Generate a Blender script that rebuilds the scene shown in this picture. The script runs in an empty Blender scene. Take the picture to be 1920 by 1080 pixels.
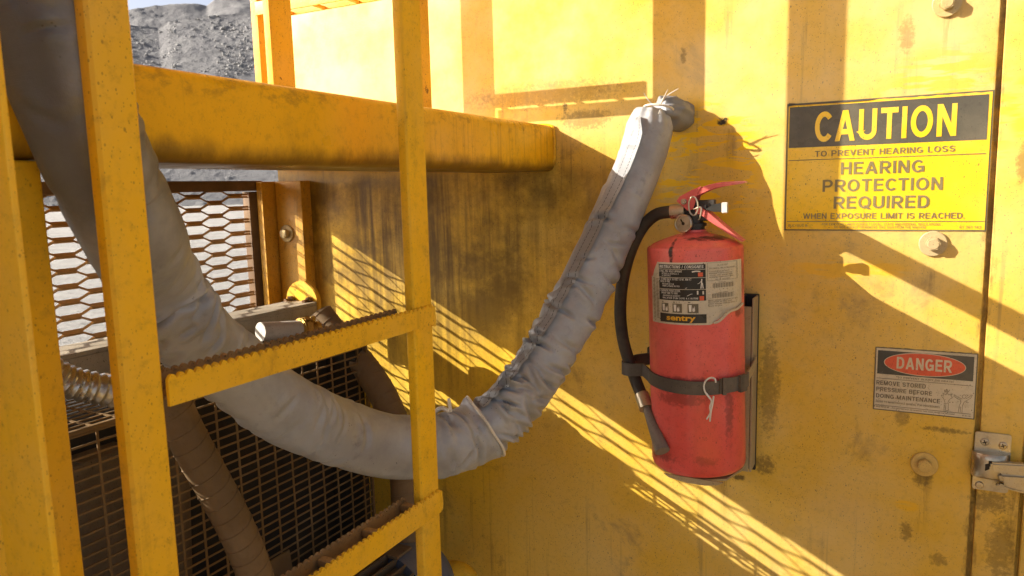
import bpy, bmesh, math, random
from mathutils import Vector, Matrix, noise as mn
random.seed(7)
R = math.radians
sc = bpy.context.scene

# ------------------------------------------------------------------ camera
CR = Vector((0.888, 0.46, -0.024)).normalized()
CF = Vector((-0.459, 0.878, -0.134)).normalized()
CU = CR.cross(CF).normalized()
CR = CF.cross(CU).normalized()
FPX = 1390.0                      # focal length in photo pixels (1920 wide)
D = 1.5                           # camera to steel wall
cam = bpy.data.cameras.new('camera')
cam.sensor_width = 36.0
cam.lens = FPX / 1920 * 36.0
cam.clip_start = 0.02
cam.clip_end = 3000
cam.dof.use_dof = True
cam.dof.focus_distance = 1.4
cam.dof.aperture_fstop = 13.0
camo = bpy.data.objects.new('camera', cam)
sc.collection.objects.link(camo)
camo.matrix_world = Matrix((CR, CU, -CF)).transposed().to_4x4()
sc.camera = camo

# ------------------------------------------------------------------ light
SUN_L = Vector((1.0, 0.606, -0.535)).normalized()      # direction the light travels
sun = bpy.data.lights.new('sun', 'SUN')
sun.energy = 4.6
sun.angle = R(0.25)
sun.color = (1.0, 0.93, 0.82)
suno = bpy.data.objects.new('sun', sun)
sc.collection.objects.link(suno)
suno.rotation_euler = SUN_L.to_track_quat('-Z', 'Y').to_euler()
suno.location = -SUN_L * 20
w = bpy.data.worlds.new('World')
sc.world = w
w.use_nodes = True
wn, wl = w.node_tree.nodes, w.node_tree.links
sky = wn.new('ShaderNodeTexSky')
sky.sky_type = 'NISHITA'
sky.sun_disc = False
sky.sun_elevation = math.asin(-SUN_L.z)
sky.sun_rotation = math.atan2(-SUN_L.x, -SUN_L.y)
sky.air_density = 0.5
sky.dust_density = 4.0
sky.ozone_density = 0.3
bg = wn.get('Background') or wn.new('ShaderNodeBackground')
bg.inputs['Strength'].default_value = 0.12
hs = wn.new('ShaderNodeHueSaturation')            # thin high cloud and dust: a paler sky than the clear model
hs.inputs['Saturation'].default_value = 0.62
wl.new(sky.outputs[0], hs.inputs['Color'])
wl.new(hs.outputs[0], bg.inputs['Color'])
sc.view_settings.view_transform = 'Standard'
sc.view_settings.look = 'None'
sc.view_settings.exposure = 1.34
sc.view_settings.gamma = 1.0

# ------------------------------------------------------------------ survey helpers (photo pixel + known depth -> metres)
def ray(px, py): return CF + CR * ((px - 960) / FPX) - CU * ((py - 540) / FPX)
def PY(px, py, s=0.0):
    d = ray(px, py); return d * ((D - s) / d.y)
def PX(px, py, X):
    d = ray(px, py); return d * (X / d.x)
def PYY(px, py, y):
    d = ray(px, py); return d * (y / d.y)

# ------------------------------------------------------------------ materials
class NT:
    def __init__(s, name):
        s.m = bpy.data.materials.new(name); s.m.use_nodes = True
        s.t = s.m.node_tree; s.b = s.t.nodes['Principled BSDF']
        s.pos = s.n('ShaderNodeNewGeometry').outputs['Position']
    def n(s, k): return s.t.nodes.new(k)
    def put(s, sock, v):
        if isinstance(v, bpy.types.NodeSocket): s.t.links.new(v, sock)
        elif isinstance(v, (tuple, list)) and len(v) == 3 and sock.type == 'RGBA': sock.default_value = (*v, 1)
        else: sock.default_value = v
    def map(s, v, scale=(1, 1, 1), rot=(0, 0, 0), loc=(0, 0, 0)):
        k = s.n('ShaderNodeMapping'); s.put(k.inputs[0], v)
        k.inputs['Scale'].default_value = scale; k.inputs['Rotation'].default_value = rot
        k.inputs['Location'].default_value = loc; return k.outputs[0]
    def noise(s, v, scale, detail=4, rough=.55, dist=0):
        k = s.n('ShaderNodeTexNoise'); s.put(k.inputs['Vector'], v)
        k.inputs['Scale'].default_value = scale; k.inputs['Detail'].default_value = detail
        k.inputs['Roughness'].default_value = rough; k.inputs['Distortion'].default_value = dist
        return k.outputs['Fac']
    def vor(s, v, scale):
        k = s.n('ShaderNodeTexVoronoi'); s.put(k.inputs['Vector'], v); k.inputs['Scale'].default_value = scale
        return k.outputs['Distance'], k.outputs['Color']
    def rng(s, f, lo, hi, a=0., b=1.):
        k = s.n('ShaderNodeMapRange'); k.interpolation_type = 'SMOOTHSTEP'
        s.put(k.inputs[0], f)
        for i, x in enumerate((lo, hi, a, b)): k.inputs[i + 1].default_value = x
        return k.outputs[0]
    def math(s, op, a, b=0.):
        k = s.n('ShaderNodeMath'); k.operation = op; s.put(k.inputs[0], a); s.put(k.inputs[1], b); return k.outputs[0]
    def mul(s, *a):
        r = a[0]
        for x in a[1:]: r = s.math('MULTIPLY', r, x)
        return r
    def mx(s, a, b): return s.math('MAXIMUM', a, b)
    def mix(s, f, a, b):
        k = s.n('ShaderNodeMix'); k.data_type = 'RGBA'
        s.put(k.inputs[0], f); s.put(k.inputs[6], a); s.put(k.inputs[7], b); return k.outputs[2]
    def sep(s, v):
        k = s.n('ShaderNodeSeparateXYZ'); s.put(k.inputs[0], v); return k.outputs
    def red(s, c):
        k = s.n('ShaderNodeSeparateColor'); s.put(k.inputs[0], c); return k.outputs[0]
    def bump(s, h, strength=.3, dist=.002, prev=None):
        k = s.n('ShaderNodeBump'); k.inputs['Strength'].default_value = strength
        k.inputs['Distance'].default_value = dist; s.put(k.inputs['Height'], h)
        if prev is not None: s.put(k.inputs['Normal'], prev)
        return k.outputs[0]
    def done(s, col, rough=.5, metal=0., normal=None, spec=None):
        s.put(s.b.inputs['Base Color'], col); s.put(s.b.inputs['Roughness'], rough)
        s.put(s.b.inputs['Metallic'], metal)
        if normal is not None: s.put(s.b.inputs['Normal'], normal)
        if spec is not None: s.put(s.b.inputs['Specular IOR Level'], spec)
        return s.m

YEL = (0.72, 0.42, 0.012)
def paint(name, base=YEL, alt=(0.66, 0.35, 0.03), dust=(0.62, 0.43, 0.17), dirt=(0.06, 0.04, 0.02), dust_amt=.3,
          streak=.5, speck=.8, grime=.5, rough=.42, metal=0., chip=0., extra=None, seed=0., bumpk=.25, coat=0.):
    t = NT(name)
    p = t.map(t.pos, loc=(seed, seed * 1.7, seed * .6))
    c = t.mix(t.rng(t.noise(p, 3.2, 5), .3, .7), base, alt)
    # pale dust film in soft patches
    c = t.mix(t.math('MULTIPLY', t.rng(t.noise(p, 6, 6, .6), .42, .75), dust_amt), c, dust)
    # fine mottling
    c = t.mix(t.math('MULTIPLY', t.rng(t.noise(p, 80, 6, .75), .48, .78), .32), c, dirt)
    # vertical drip streaks
    st = t.noise(t.map(p, scale=(55, 55, 2.2)), 1, 4, .6)
    patch = t.rng(t.noise(p, 4.3, 3), .42, .7)
    c = t.mix(t.mul(t.rng(st, .56, .74), patch, streak), c, dirt)
    # cloudy grime
    g = t.mul(t.rng(t.noise(p, 9, 8, .68, .4), .55, .78), grime)
    c = t.mix(g, c, dirt)
    # specks
    tot = None
    for sc_, th, rad in ((230, .80, .24), (480, .72, .30), (95, .90, .15)):
        d, cc = t.vor(t.map(p, scale=(1, 1, .62), rot=(.2, .1, .3)), sc_)
        f = t.mul(t.rng(d, rad, rad * .55), t.rng(t.red(cc), th, th + .02))
        tot = f if tot is None else t.mx(tot, f)
    dens = t.rng(t.noise(p, 5.5, 4), .34, .62, .4, 1.)
    c = t.mix(t.mul(tot, dens, speck), c, dirt)
    # light scratches
    sr = t.noise(t.map(p, scale=(22, 22, 160), rot=(0, R(38), 0)), 1, 2, .5)
    c = t.mix(t.mul(t.rng(sr, .70, .76), t.rng(t.noise(p, 7, 2), .5, .65), .5), c, (base[0] * 1.15, base[1] * 1.3, base[2] * 2 + .03))
    if chip:
        ch = t.rng(t.noise(p, 38, 5, .65), .64, .68)
        c = t.mix(t.math('MULTIPLY', ch, chip), c, (.10, .055, .03))
    if extra: c = extra(t, c)
    h = t.math('ADD', t.noise(p, 260, 3), t.math('MULTIPLY', t.noise(p, 28, 4), 1.5))
    ro = t.rng(t.noise(p, 14, 5), .3, .75, rough - .1, rough + .18)
    if coat: t.b.inputs['Coat Weight'].default_value = coat; t.b.inputs['Coat Roughness'].default_value = .22
    return t.done(c, ro, metal, t.bump(h, bumpk, .0012), .25)

def wall_marks(t, c):
    x, y, z = t.sep(t.pos)
    # dust film plus sunlit cream painted in on the upper and door side
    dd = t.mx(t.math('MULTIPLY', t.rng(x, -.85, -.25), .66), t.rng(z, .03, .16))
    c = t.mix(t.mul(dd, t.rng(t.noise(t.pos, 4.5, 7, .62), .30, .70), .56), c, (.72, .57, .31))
    # brown running stains below the walkway (drips of oil, each with its own length)
    dr = t.noise(t.map(t.pos, scale=(42, 1, 1.6)), 1, 6, .68, .5)
    reg = t.mul(t.rng(t.noise(t.map(t.pos, scale=(7, 1, 3)), 1, 5, .7), .36, .66), t.rng(x, -.56, -.9), t.rng(z, -.75, -.18), t.rng(z, .06, .02))
    c = t.mix(t.mul(t.rng(dr, .40, .62), reg, .85), c, (.075, .042, .012))
    cl = t.noise(t.pos, 4, 8, .72)  # cloudy grime, also painted darker to deepen the shaded recess
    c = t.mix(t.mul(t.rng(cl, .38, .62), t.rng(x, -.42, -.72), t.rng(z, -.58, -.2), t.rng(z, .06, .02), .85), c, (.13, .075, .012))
    # fresh brush strokes of touch-up paint near the sleeve end
    sk = t.noise(t.map(t.pos, scale=(18, 1, 75), rot=(0, R(42), 0)), 1, 4, .55, .6)
    dx = t.math('SUBTRACT', x, -.345); dz = t.math('SUBTRACT', z, .03)
    rr = t.math('ADD', t.math('POWER', t.math('DIVIDE', dx, .13), 2.), t.math('POWER', t.math('DIVIDE', dz, .15), 2.))
    el = t.rng(rr, 1.1, .25)
    c = t.mix(t.mul(t.rng(sk, .49, .54), el, .95), c, (.84, .50, .008))
    # strokes by the door and below the sign
    for cx, cz, rx, rz, ang in ((.185, .11, .035, .06, 20), (-.08, -.165, .11, .022, 35), (.035, -.605, .022, .012, 40), (.06, .10, .12, .13, 15)):
        sk2 = t.noise(t.map(t.pos, scale=(14, 1, 90), rot=(0, R(ang), 0), loc=(cx * 9, 0, cz)), 1, 3)
        a = t.math('POWER', t.math('DIVIDE', t.math('SUBTRACT', x, cx), rx), 2.)
        b = t.math('POWER', t.math('DIVIDE', t.math('SUBTRACT', z, cz), rz), 2.)
        c = t.mix(t.mul(t.rng(sk2, .45, .55), t.rng(t.math('ADD', a, b), 1.2, .4), .6), c, (.82, .46, .01))
    # rust and oil runs below the bolts, grime packed along the seam
    for bx, bz, ln, k in ((.0555, -.13, .13, .5), (.060, -.535, .17, .65), (.0575, .275, .1, .4), (.205, -.55, .3, .5), (-.30, -.56, .2, .6), (-.40, -.56, .16, .45), (-.30, .10, .1, .4), (-1.455, .29, .12, .6)):
        wob = t.math('MULTIPLY', t.math('SUBTRACT', t.noise(t.map(t.pos, scale=(30, 1, 14)), 1, 4), .5), .03)
        xx = t.math('ABSOLUTE', t.math('ADD', t.math('SUBTRACT', x, bx), wob))
        run = t.mul(t.rng(xx, .018, .002), t.rng(z, bz - ln, bz), t.rng(z, bz + .006, bz), t.rng(t.noise(t.map(t.pos, scale=(120, 1, 12)), 1, 4, .7), .38, .62))
        c = t.mix(t.math('MULTIPLY', run, k), c, (.11, .055, .018))
    sg = t.math('ADD', t.math('ABSOLUTE', t.math('SUBTRACT', x, .139)), t.math('MULTIPLY', t.math('SUBTRACT', t.noise(t.map(t.pos, scale=(60, 1, 22)), 1, 6, .7), .5), .05))
    c = t.mix(t.mul(t.rng(sg, .010, -.004), .6), c, (.09, .05, .02))
    # black smudges, each with a ragged outline
    for cx, cz, rx, rz, k in ((-.312, .118, .010, .008, 1.), (-.865, -.535, .014, .009, .9), (.088, -.452, .034, .005, .6), (.058, -.545, .016, .02, .55),
                              (.036, -.655, .010, .02, .5), (.09, -.70, .014, .012, .45), (.185, -.66, .022, .06, .45), (.165, -.80, .012, .05, .4),
                              (-.645, .17, .005, .012, .7), (.02, -.435, .012, .02, .4), (-.22, -.565, .02, .02, .6), (-.27, -.60, .012, .006, .8),
                              (.165, -.573, .03, .02, .55), (-.39, .25, .006, .014, .5), (.178, .02, .008, .03, .5), (.0, .245, .012, .03, .4),
                              (-.70, .20, .18, .03, .35), (-.60, .14, .06, .02, .5), (-.215, -.40, .02, .10, .45)):
        a = t.math('POWER', t.math('DIVIDE', t.math('SUBTRACT', x, cx), rx), 2.)
        b = t.math('POWER', t.math('DIVIDE', t.math('SUBTRACT', z, cz), rz), 2.)
        e = t.math('ADD', t.math('ADD', a, b), t.math('MULTIPLY', t.math('SUBTRACT', t.noise(t.pos, 120, 5, .7), .5), 5.))
        c = t.mix(t.mul(t.rng(e, 1.5, .1), k), c, (.035, .028, .02))
    return c

M = {}
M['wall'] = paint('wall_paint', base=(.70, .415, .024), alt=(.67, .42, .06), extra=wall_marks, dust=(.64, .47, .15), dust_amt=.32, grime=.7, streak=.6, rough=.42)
M['yellow'] = paint('yellow_paint', base=(.80, .47, .006), alt=(.72, .42, .02), streak=.35, speck=.7, grime=.45, seed=3.1, dust_amt=.2)
M['post'] = paint('post_paint', base=(.82, .48, .008), alt=(.74, .44, .02), streak=.3, speck=.5, grime=.45, seed=5.3, dust_amt=.25, rough=.5)
M['worn'] = paint('worn_yellow_paint', base=(.72, .42, .02), streak=.4, speck=.9, grime=.55, chip=.8, seed=8.7, dust_amt=.35)
def deck_marks(t, c):
    x, y, z = t.sep(t.pos)
    n1 = t.noise(t.map(t.pos, scale=(1, 16, 8)), 1, 6, .7)
    low = t.math('ADD', z, t.math('MULTIPLY', t.math('SUBTRACT', n1, .5), .05))
    c = t.mix(t.mul(t.rng(low, .066, .036), .8), c, (.09, .05, .012))     # oil wiped along the lower lip
    dr = t.noise(t.map(t.pos, scale=(1, 95, 2.5)), 1, 4, .6)
    c = t.mix(t.mul(t.rng(dr, .5, .68), t.rng(y, .8, 1.3), .45), c, (.30, .14, .012))
    top = t.noise(t.map(t.pos, scale=(1, 30, 60)), 1, 5, .7)
    c = t.mix(t.mul(t.rng(top, .48, .68), t.rng(z, .095, .118), .5), c, (.16, .09, .02))
    return c
M['deck'] = paint('deck_paint', base=(.82, .45, .006), alt=(.74, .42, .015), streak=.3, speck=.25, grime=.25, extra=deck_marks, seed=1.4, dust_amt=.12, rough=.36)
M['plate'] = paint('column_paint', base=(.50, .25, .02), streak=.95, speck=1., grime=.8, chip=.5, seed=12.3)
M['rust'] = paint('rusty_steel', base=(.16, .085, .035), alt=(.09, .055, .03), dust=(.28, .19, .11), dust_amt=.5, streak=.6, grime=.5, rough=.7, seed=2.2)
M['rustmesh'] = paint('rusty_mesh', base=(.42, .24, .08), alt=(.24, .14, .06), dust=(.45, .34, .2), dust_amt=.5, streak=.2, speck=.5, grime=.4, rough=.65, seed=6.2)
M['mesh'] = paint('brown_grid', base=(.20, .12, .045), alt=(.13, .08, .035), dust=(.28, .2, .11), dust_amt=.6, streak=.1, speck=.3, grime=.2, rough=.75, seed=4.2)
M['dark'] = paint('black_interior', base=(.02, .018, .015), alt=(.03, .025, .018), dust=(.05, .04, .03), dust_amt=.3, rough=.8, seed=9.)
M['tread'] = paint('dirty_tread', base=(.36, .22, .08), alt=(.22, .13, .05), dust=(.30, .2, .1), dust_amt=.6, streak=.1, rough=.75, seed=7.7)

def red_marks(t, c):
    oc = t.n('ShaderNodeTexCoord').outputs['Object']
    x, y, z = t.sep(oc)
    for cx, cz, rx, rz, k in ((-.022, .405, .004, .028, 1.), (-.065, .274, .010, .007, .0), (.05, .432, .05, .004, .9), (.085, .36, .006, .03, .55), (-.075, .06, .02, .05, .45),
                              (.0, .175, .06, .012, .5), (-.01, .145, .05, .014, .45), (.07, .12, .006, .06, .5), (-.06, .03, .04, .012, .5), (.03, .03, .02, .01, .3), (.083, .30, .004, .012, .6)):
        a = t.math('POWER', t.math('DIVIDE', t.math('SUBTRACT', x, cx), rx), 2.)
        b = t.math('POWER', t.math('DIVIDE', t.math('SUBTRACT', z, cz), rz), 2.)
        e = t.math('ADD', t.math('ADD', a, b), t.math('MULTIPLY', t.math('SUBTRACT', t.noise(oc, 90, 6, .7), .5), 5.))
        c = t.mix(t.mul(t.rng(e, 1.4, .1), k), c, (.045, .02, .016))
    return c
M['red'] = paint('red_paint', base=(.66, .075, .058), alt=(.72, .125, .10), dust=(.70, .25, .20), dust_amt=.4, dirt=(.12, .02, .015), streak=.3, speck=.6, grime=.3,
                 rough=.40, extra=red_marks, seed=4.9, bumpk=.12, coat=.35)
M['redlever'] = paint('faded_red_paint', base=(.58, .09, .075), alt=(.66, .22, .19), dust=(.72, .42, .38), dust_amt=.55, dirt=(.10, .02, .018), streak=.2, speck=.7, grime=.4, seed=9.9, rough=.4)
M['steel'] = paint('dull_steel', base=(.42, .37, .28), alt=(.50, .44, .33), dust=(.5, .42, .28), dirt=(.10, .08, .05), dust_amt=.35, streak=.2, speck=.5, grime=.55, rough=.36, metal=.85, seed=2.9)
M['boltsteel'] = paint('bolt_steel', base=(.58, .40, .12), alt=(.46, .36, .20), dust=(.5, .42, .25), dirt=(.12, .09, .05), dust_amt=.4, streak=.1, speck=.6, grime=.5, rough=.38, metal=.15, seed=3.9)
M['brass'] = paint('brass', base=(.62, .40, .10), alt=(.5, .33, .1), dust=(.4, .3, .15), dirt=(.08, .05, .02), rough=.3, metal=.9, seed=1.1)
M['rubber'] = paint('dusty_black_rubber', base=(.018, .015, .013), alt=(.03, .022, .016), dust=(.13, .095, .06), dirt=(.01, .01, .01), dust_amt=.55, streak=.1, speck=.2, grime=.2, rough=.55, seed=6.6)
M['nozzle'] = paint('grey_nozzle', base=(.17, .14, .11), alt=(.21, .17, .13), dust=(.28, .23, .17), dirt=(.05, .04, .03), dust_amt=.5, speck=.6, rough=.6, seed=5.5)
M['strap'] = paint('dark_strap', base=(.075, .065, .055), alt=(.10, .085, .07), dust=(.22, .18, .13), dirt=(.02, .018, .015), dust_amt=.55, speck=.6, rough=.5, seed=8.3)
M['bracket'] = paint('black_bracket', base=(.02, .018, .016), alt=(.03, .027, .022), dust=(.10, .08, .055), dirt=(.01, .01, .01), dust_amt=.3, rough=.6, seed=2.4)
M['bracketlip'] = paint('dusty_bracket', base=(.42, .33, .18), alt=(.32, .25, .14), dust=(.36, .27, .13), dirt=(.05, .04, .03), dust_amt=.5, rough=.6, seed=2.8)
M['blackmetal'] = paint('black_valve', base=(.03, .028, .026), alt=(.05, .045, .04), dust=(.15, .12, .09), dirt=(.01, .01, .01), dust_amt=.4, rough=.42, metal=.3, seed=2.1)
M['white'] = paint('white_plastic', base=(.72, .70, .64), alt=(.66, .62, .54), dust=(.5, .43, .3), dirt=(.15, .12, .08), dust_amt=.4, speck=.5, grime=.35, rough=.5, seed=4.4)
M['hose'] = paint('dusty_grey_hose', base=(.19, .125, .062), alt=(.15, .10, .05), dust=(.28, .20, .12), dirt=(.08, .055, .03), dust_amt=.6, streak=.2, speck=.4, grime=.35, rough=.7, seed=7.1)
M['silver'] = paint('silver_conduit', base=(.62, .60, .55), alt=(.50, .48, .43), dust=(.4, .33, .22), dirt=(.1, .08, .05), dust_amt=.3, rough=.3, metal=.85, seed=6.4)
M['channel'] = paint('dusty_channel', base=(.34, .29, .22), alt=(.24, .20, .14), dust=(.46, .40, .30), dirt=(.06, .05, .03), dust_amt=.5, rough=.6, seed=6.7)
M['conduit'] = paint('white_conduit', base=(.52, .49, .43), alt=(.44, .41, .36), dust=(.4, .33, .22), dirt=(.1, .08, .05), dust_amt=.4, rough=.45, seed=6.1)
M['blue'] = paint('dusty_blue_casing', base=(.06, .10, .20), alt=(.12, .13, .14), dust=(.24, .20, .15), dirt=(.04, .035, .03), dust_amt=.85, streak=.1, grime=.5, rough=.6, seed=5.1)
M['fins'] = paint('dusty_fins', base=(.10, .075, .045), alt=(.14, .10, .06), dust=(.20, .15, .09), dirt=(.02, .018, .012), dust_amt=.7, rough=.75, seed=5.7)
# decals
M['signyellow'] = paint('decal_yellow', base=(.80, .50, .012), alt=(.76, .44, .02), dust=(.74, .52, .14), dirt=(.10, .07, .03), dust_amt=.5, streak=.35, speck=.75, grime=.5, rough=.3, seed=1.9, bumpk=.1)
M['signblack'] = paint('decal_black', base=(.06, .055, .042), alt=(.085, .075, .055), dust=(.20, .17, .11), dirt=(.03, .025, .02), dust_amt=.5, streak=.2, speck=.4, grime=.2, rough=.24, seed=2.7, bumpk=.1)
M['signink'] = paint('faded_decal_ink', base=(.13, .10, .05), alt=(.23, .18, .08), dust=(.34, .26, .10), dirt=(.05, .04, .03), dust_amt=.6, speck=.4, grime=.3, rough=.35, seed=3.7, bumpk=.1)
M['signgrey'] = paint('decal_border', base=(.16, .13, .07), alt=(.12, .10, .06), dust=(.3, .24, .12), dirt=(.03, .03, .02), rough=.4, seed=3.2, bumpk=.1)
M['signwhite'] = paint('decal_white', base=(.62, .54, .38), alt=(.55, .47, .32), dust=(.50, .38, .2), dirt=(.12, .09, .05), dust_amt=.4, streak=.5, speck=.7, grime=.45, rough=.4, seed=6.9, bumpk=.1)
M['signred'] = paint('decal_red', base=(.62, .075, .03), alt=(.66, .12, .05), dust=(.6, .25, .12), dirt=(.15, .04, .03), dust_amt=.3, rough=.35, seed=2.5, bumpk=.1)
M['labelwhite'] = paint('label_paper', base=(.62, .56, .42), alt=(.52, .46, .34), dust=(.36, .28, .17), dirt=(.08, .07, .05), dust_amt=.5, streak=.6, speck=.8, grime=.5, rough=.45, seed=5.9, bumpk=.1)
M['labelblack'] = paint('label_black', base=(.028, .025, .02), alt=(.04, .036, .03), dust=(.14, .11, .07), dirt=(.015, .012, .01), dust_amt=.3, rough=.35, seed=1.3, bumpk=.1)
M['labelink'] = paint('label_ink', base=(.10, .085, .06), alt=(.15, .13, .09), rough=.5, seed=.7, bumpk=.1)
M['labelyellow'] = paint('label_yellow', base=(.74, .42, .02), speck=.4, rough=.4, seed=.9, bumpk=.1)
M['string'] = paint('white_string', base=(.72, .68, .58), alt=(.6, .56, .48), dust=(.5, .42, .3), dirt=(.2, .16, .1), rough=.8, seed=.3)

def fabric_mat(nm, k_=1.):
    t = NT(nm)
    uv = t.n('ShaderNodeTexCoord').outputs['UV']
    c = t.mix(t.rng(t.noise(t.pos, 9, 6, .65), .35, .7), tuple(q * k_ for q in (.375, .385, .395)), tuple(q * k_ for q in (.275, .28, .285)))
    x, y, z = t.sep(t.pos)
    shade_mask = t.math('ADD', t.mul(t.rng(z, -.16, .06), t.rng(x, -.56, -.61)), t.math('MULTIPLY', t.math('SUBTRACT', t.noise(t.pos, 16, 5, .65), .5), .5))
    c = t.mix(t.mul(t.rng(shade_mask, .2, .9), t.rng(x, -.50, -.58), .80), c, (.045, .043, .042))      # shade painted into the cloth on its upper stretch beside the ladder
    c = t.mix(t.mul(t.rng(t.noise(t.pos, 22, 7, .7), .56, .75), .55), c, (.12, .11, .10))
    c = t.mix(t.mul(t.rng(t.noise(t.pos, 5, 4), .55, .7), .35), c, (.30, .26, .20))
    d, cc = t.vor(t.pos, 230)
    c = t.mix(t.mul(t.rng(d, .25, .12), t.rng(t.red(cc), .82, .84), t.rng(t.noise(t.pos, 12, 3), .5, .65), .8), c, (.05, .045, .04))
    # woven cloth
    k = t.n('ShaderNodeTexWave'); k.wave_type = 'BANDS'; k.bands_direction = 'X'; t.put(k.inputs['Vector'], uv); k.inputs['Scale'].default_value = 190
    k2 = t.n('ShaderNodeTexWave'); k2.wave_type = 'BANDS'; k2.bands_direction = 'Y'; t.put(k2.inputs['Vector'], uv); k2.inputs['Scale'].default_value = 190
    weave = t.math('ADD', k.outputs['Fac'], k2.outputs['Fac'])
    nb = t.bump(weave, .10, .0006)
    nb = t.bump(t.noise(t.map(uv, scale=(70, 14, 1)), 1, 5, .6), .35, .004, nb)
    nb = t.bump(t.noise(t.pos, 75, 6, .65), .5, .002, nb)
    return t.done(c, t.rng(t.noise(t.pos, 30, 3), .3, .7, .42, .6), .12, nb, .5)
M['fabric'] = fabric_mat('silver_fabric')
M['capfabric'] = fabric_mat('grey_cap_fabric', .6)
def flap_mat():
    t = NT('seam_fabric')
    uv = t.n('ShaderNodeTexCoord').outputs['UV']
    u, v, _ = t.sep(uv)
    c = t.mix(t.rng(t.noise(t.pos, 14, 6, .65), .35, .7), (.43, .44, .45), (.36, .365, .37))
    c = t.mix(t.mul(t.rng(t.noise(t.pos, 30, 6, .7), .58, .75), .5), c, (.12, .11, .10))
    dash = t.rng(t.math('FRACT', t.math('MULTIPLY', u, 130.)), .25, .3)
    for vv in (.22, .72):
        line = t.rng(t.math('ABSOLUTE', t.math('SUBTRACT', v, vv)), .03, .015)
        c = t.mix(t.mul(line, dash, .85), c, (.05, .05, .05))
    return t.done(c, .5, .1, t.bump(t.noise(t.pos, 90, 5), .3, .002), .5)
M['flap'] = flap_mat()

# ------------------------------------------------------------------ mesh helpers
def box(bm, x0, x1, y0, y1, z0, z1, bev=0., mat=None):
    b = bmesh.new()
    bmesh.ops.create_cube(b, size=1)
    for v in b.verts:
        v.co = Vector(((x0 + x1) / 2 + v.co.x * (x1 - x0), (y0 + y1) / 2 + v.co.y * (y1 - y0), (z0 + z1) / 2 + v.co.z * (z1 - z0)))
    if bev: bmesh.ops.bevel(b, geom=b.edges[:], offset=bev, segments=3, affect='EDGES', profile=.6)
    join(bm, b, mat)
def join(bm, b, mat=None):
    if mat is not None: bmesh.ops.transform(b, matrix=mat, verts=b.verts)
    vs = [bm.verts.new(v.co) for v in b.verts]
    b.verts.index_update()
    for f in b.faces:
        try: bm.faces.new([vs[v.index] for v in f.verts])
        except ValueError: pass
    b.free()
def prism(bm, pts, h, mat=None, bev=0.):
    """outline in local xy, thickness h along local z"""
    b = bmesh.new()
    vs = [b.verts.new((p[0], p[1], 0)) for p in pts]
    f = b.faces.new(vs)
    r = bmesh.ops.extrude_face_region(b, geom=[f])
    for v in r['geom']:
        if isinstance(v, bmesh.types.BMVert): v.co.z += h
    bmesh.ops.recalc_face_normals(b, faces=b.faces[:])
    if bev: bmesh.ops.bevel(b, geom=[e for e in b.edges if e.calc_face_angle(0) > .5], offset=bev, segments=2, affect='EDGES')
    join(bm, b, mat)
def lathe(bm, prof, seg=48, mat=None, caps=True):
    b = bmesh.new(); rings = []
    for r, z in prof:
        rings.append([b.verts.new((r * math.cos(2 * math.pi * i / seg), r * math.sin(2 * math.pi * i / seg), z)) for i in range(seg)])
    for a, c in zip(rings, rings[1:]):
        for i in range(seg): b.faces.new((a[i], a[(i + 1) % seg], c[(i + 1) % seg], c[i]))
    if caps:
        b.faces.new(rings[0][::-1]); b.faces.new(rings[-1])
    bmesh.ops.recalc_face_normals(b, faces=b.faces[:])
    join(bm, b, mat)
def catmull(pts, step):
    P = [Vector(p) for p in pts]
    P = [P[0] * 2 - P[1]] + P + [P[-1] * 2 - P[-2]]
    out = []
    for i in range(1, len(P) - 2):
        n = max(2, int((P[i + 1] - P[i]).length / step))
        for k in range(n):
            u = k / n
            out.append(.5 * (2 * P[i] + (P[i + 1] - P[i - 1]) * u + (2 * P[i - 1] - 5 * P[i] + 4 * P[i + 1] - P[i + 2]) * u * u
                             + (3 * P[i] - P[i - 1] - 3 * P[i + 1] + P[i + 2]) * u ** 3))
    out.append(P[-2].copy())
    return out
def frames(path):
    T = []
    for i in range(len(path)):
        a = path[max(0, i - 1)]; b = path[min(len(path) - 1, i + 1)]
        T.append((b - a).normalized())
    n = T[0].orthogonal().normalized(); out = []
    for t in T:
        n = (n - t * n.dot(t)).normalized()
        out.append((t, n, t.cross(n)))
    return out
def tube(bm, pts, r, seg=12, step=.01, smooth=True, mat=None):
    path = catmull(pts, step) if smooth else [Vector(p) for p in pts]
    fr = frames(path); b = bmesh.new(); rings = []
    for i, (p, (t, n, bn)) in enumerate(zip(path, fr)):
        rr = r(i / (len(path) - 1)) if callable(r) else r
        rings.append([b.verts.new(p + (n * math.cos(2 * math.pi * k / seg) + bn * math.sin(2 * math.pi * k / seg)) * rr) for k in range(seg)])
    for a, c in zip(rings, rings[1:]):
        for k in range(seg): b.faces.new((a[k], a[(k + 1) % seg], c[(k + 1) % seg], c[k]))
    b.faces.new(rings[0][::-1]); b.faces.new(rings[-1])
    join(bm, b, mat)
def ribbon(bm, path, normals, wdt, th, mat=None):
    """flat strip: path points, surface normal at each, width across, thickness"""
    b = bmesh.new(); rings = []
    for i, p in enumerate(path):
        t = (path[min(len(path) - 1, i + 1)] - path[max(0, i - 1)]).normalized()
        n = normals[i]; s = t.cross(n).normalized() * wdt / 2
        rings.append([b.verts.new(q) for q in (p - s, p + s, p + s + n * th, p - s + n * th)])
    for a, c in zip(rings, rings[1:]):
        for k in range(4): b.faces.new((a[k], a[(k + 1) % 4], c[(k + 1) % 4], c[k]))
    b.faces.new(rings[0][::-1]); b.faces.new(rings[-1])
    bmesh.ops.recalc_face_normals(b, faces=b.faces[:])
    join(bm, b, mat)

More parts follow.
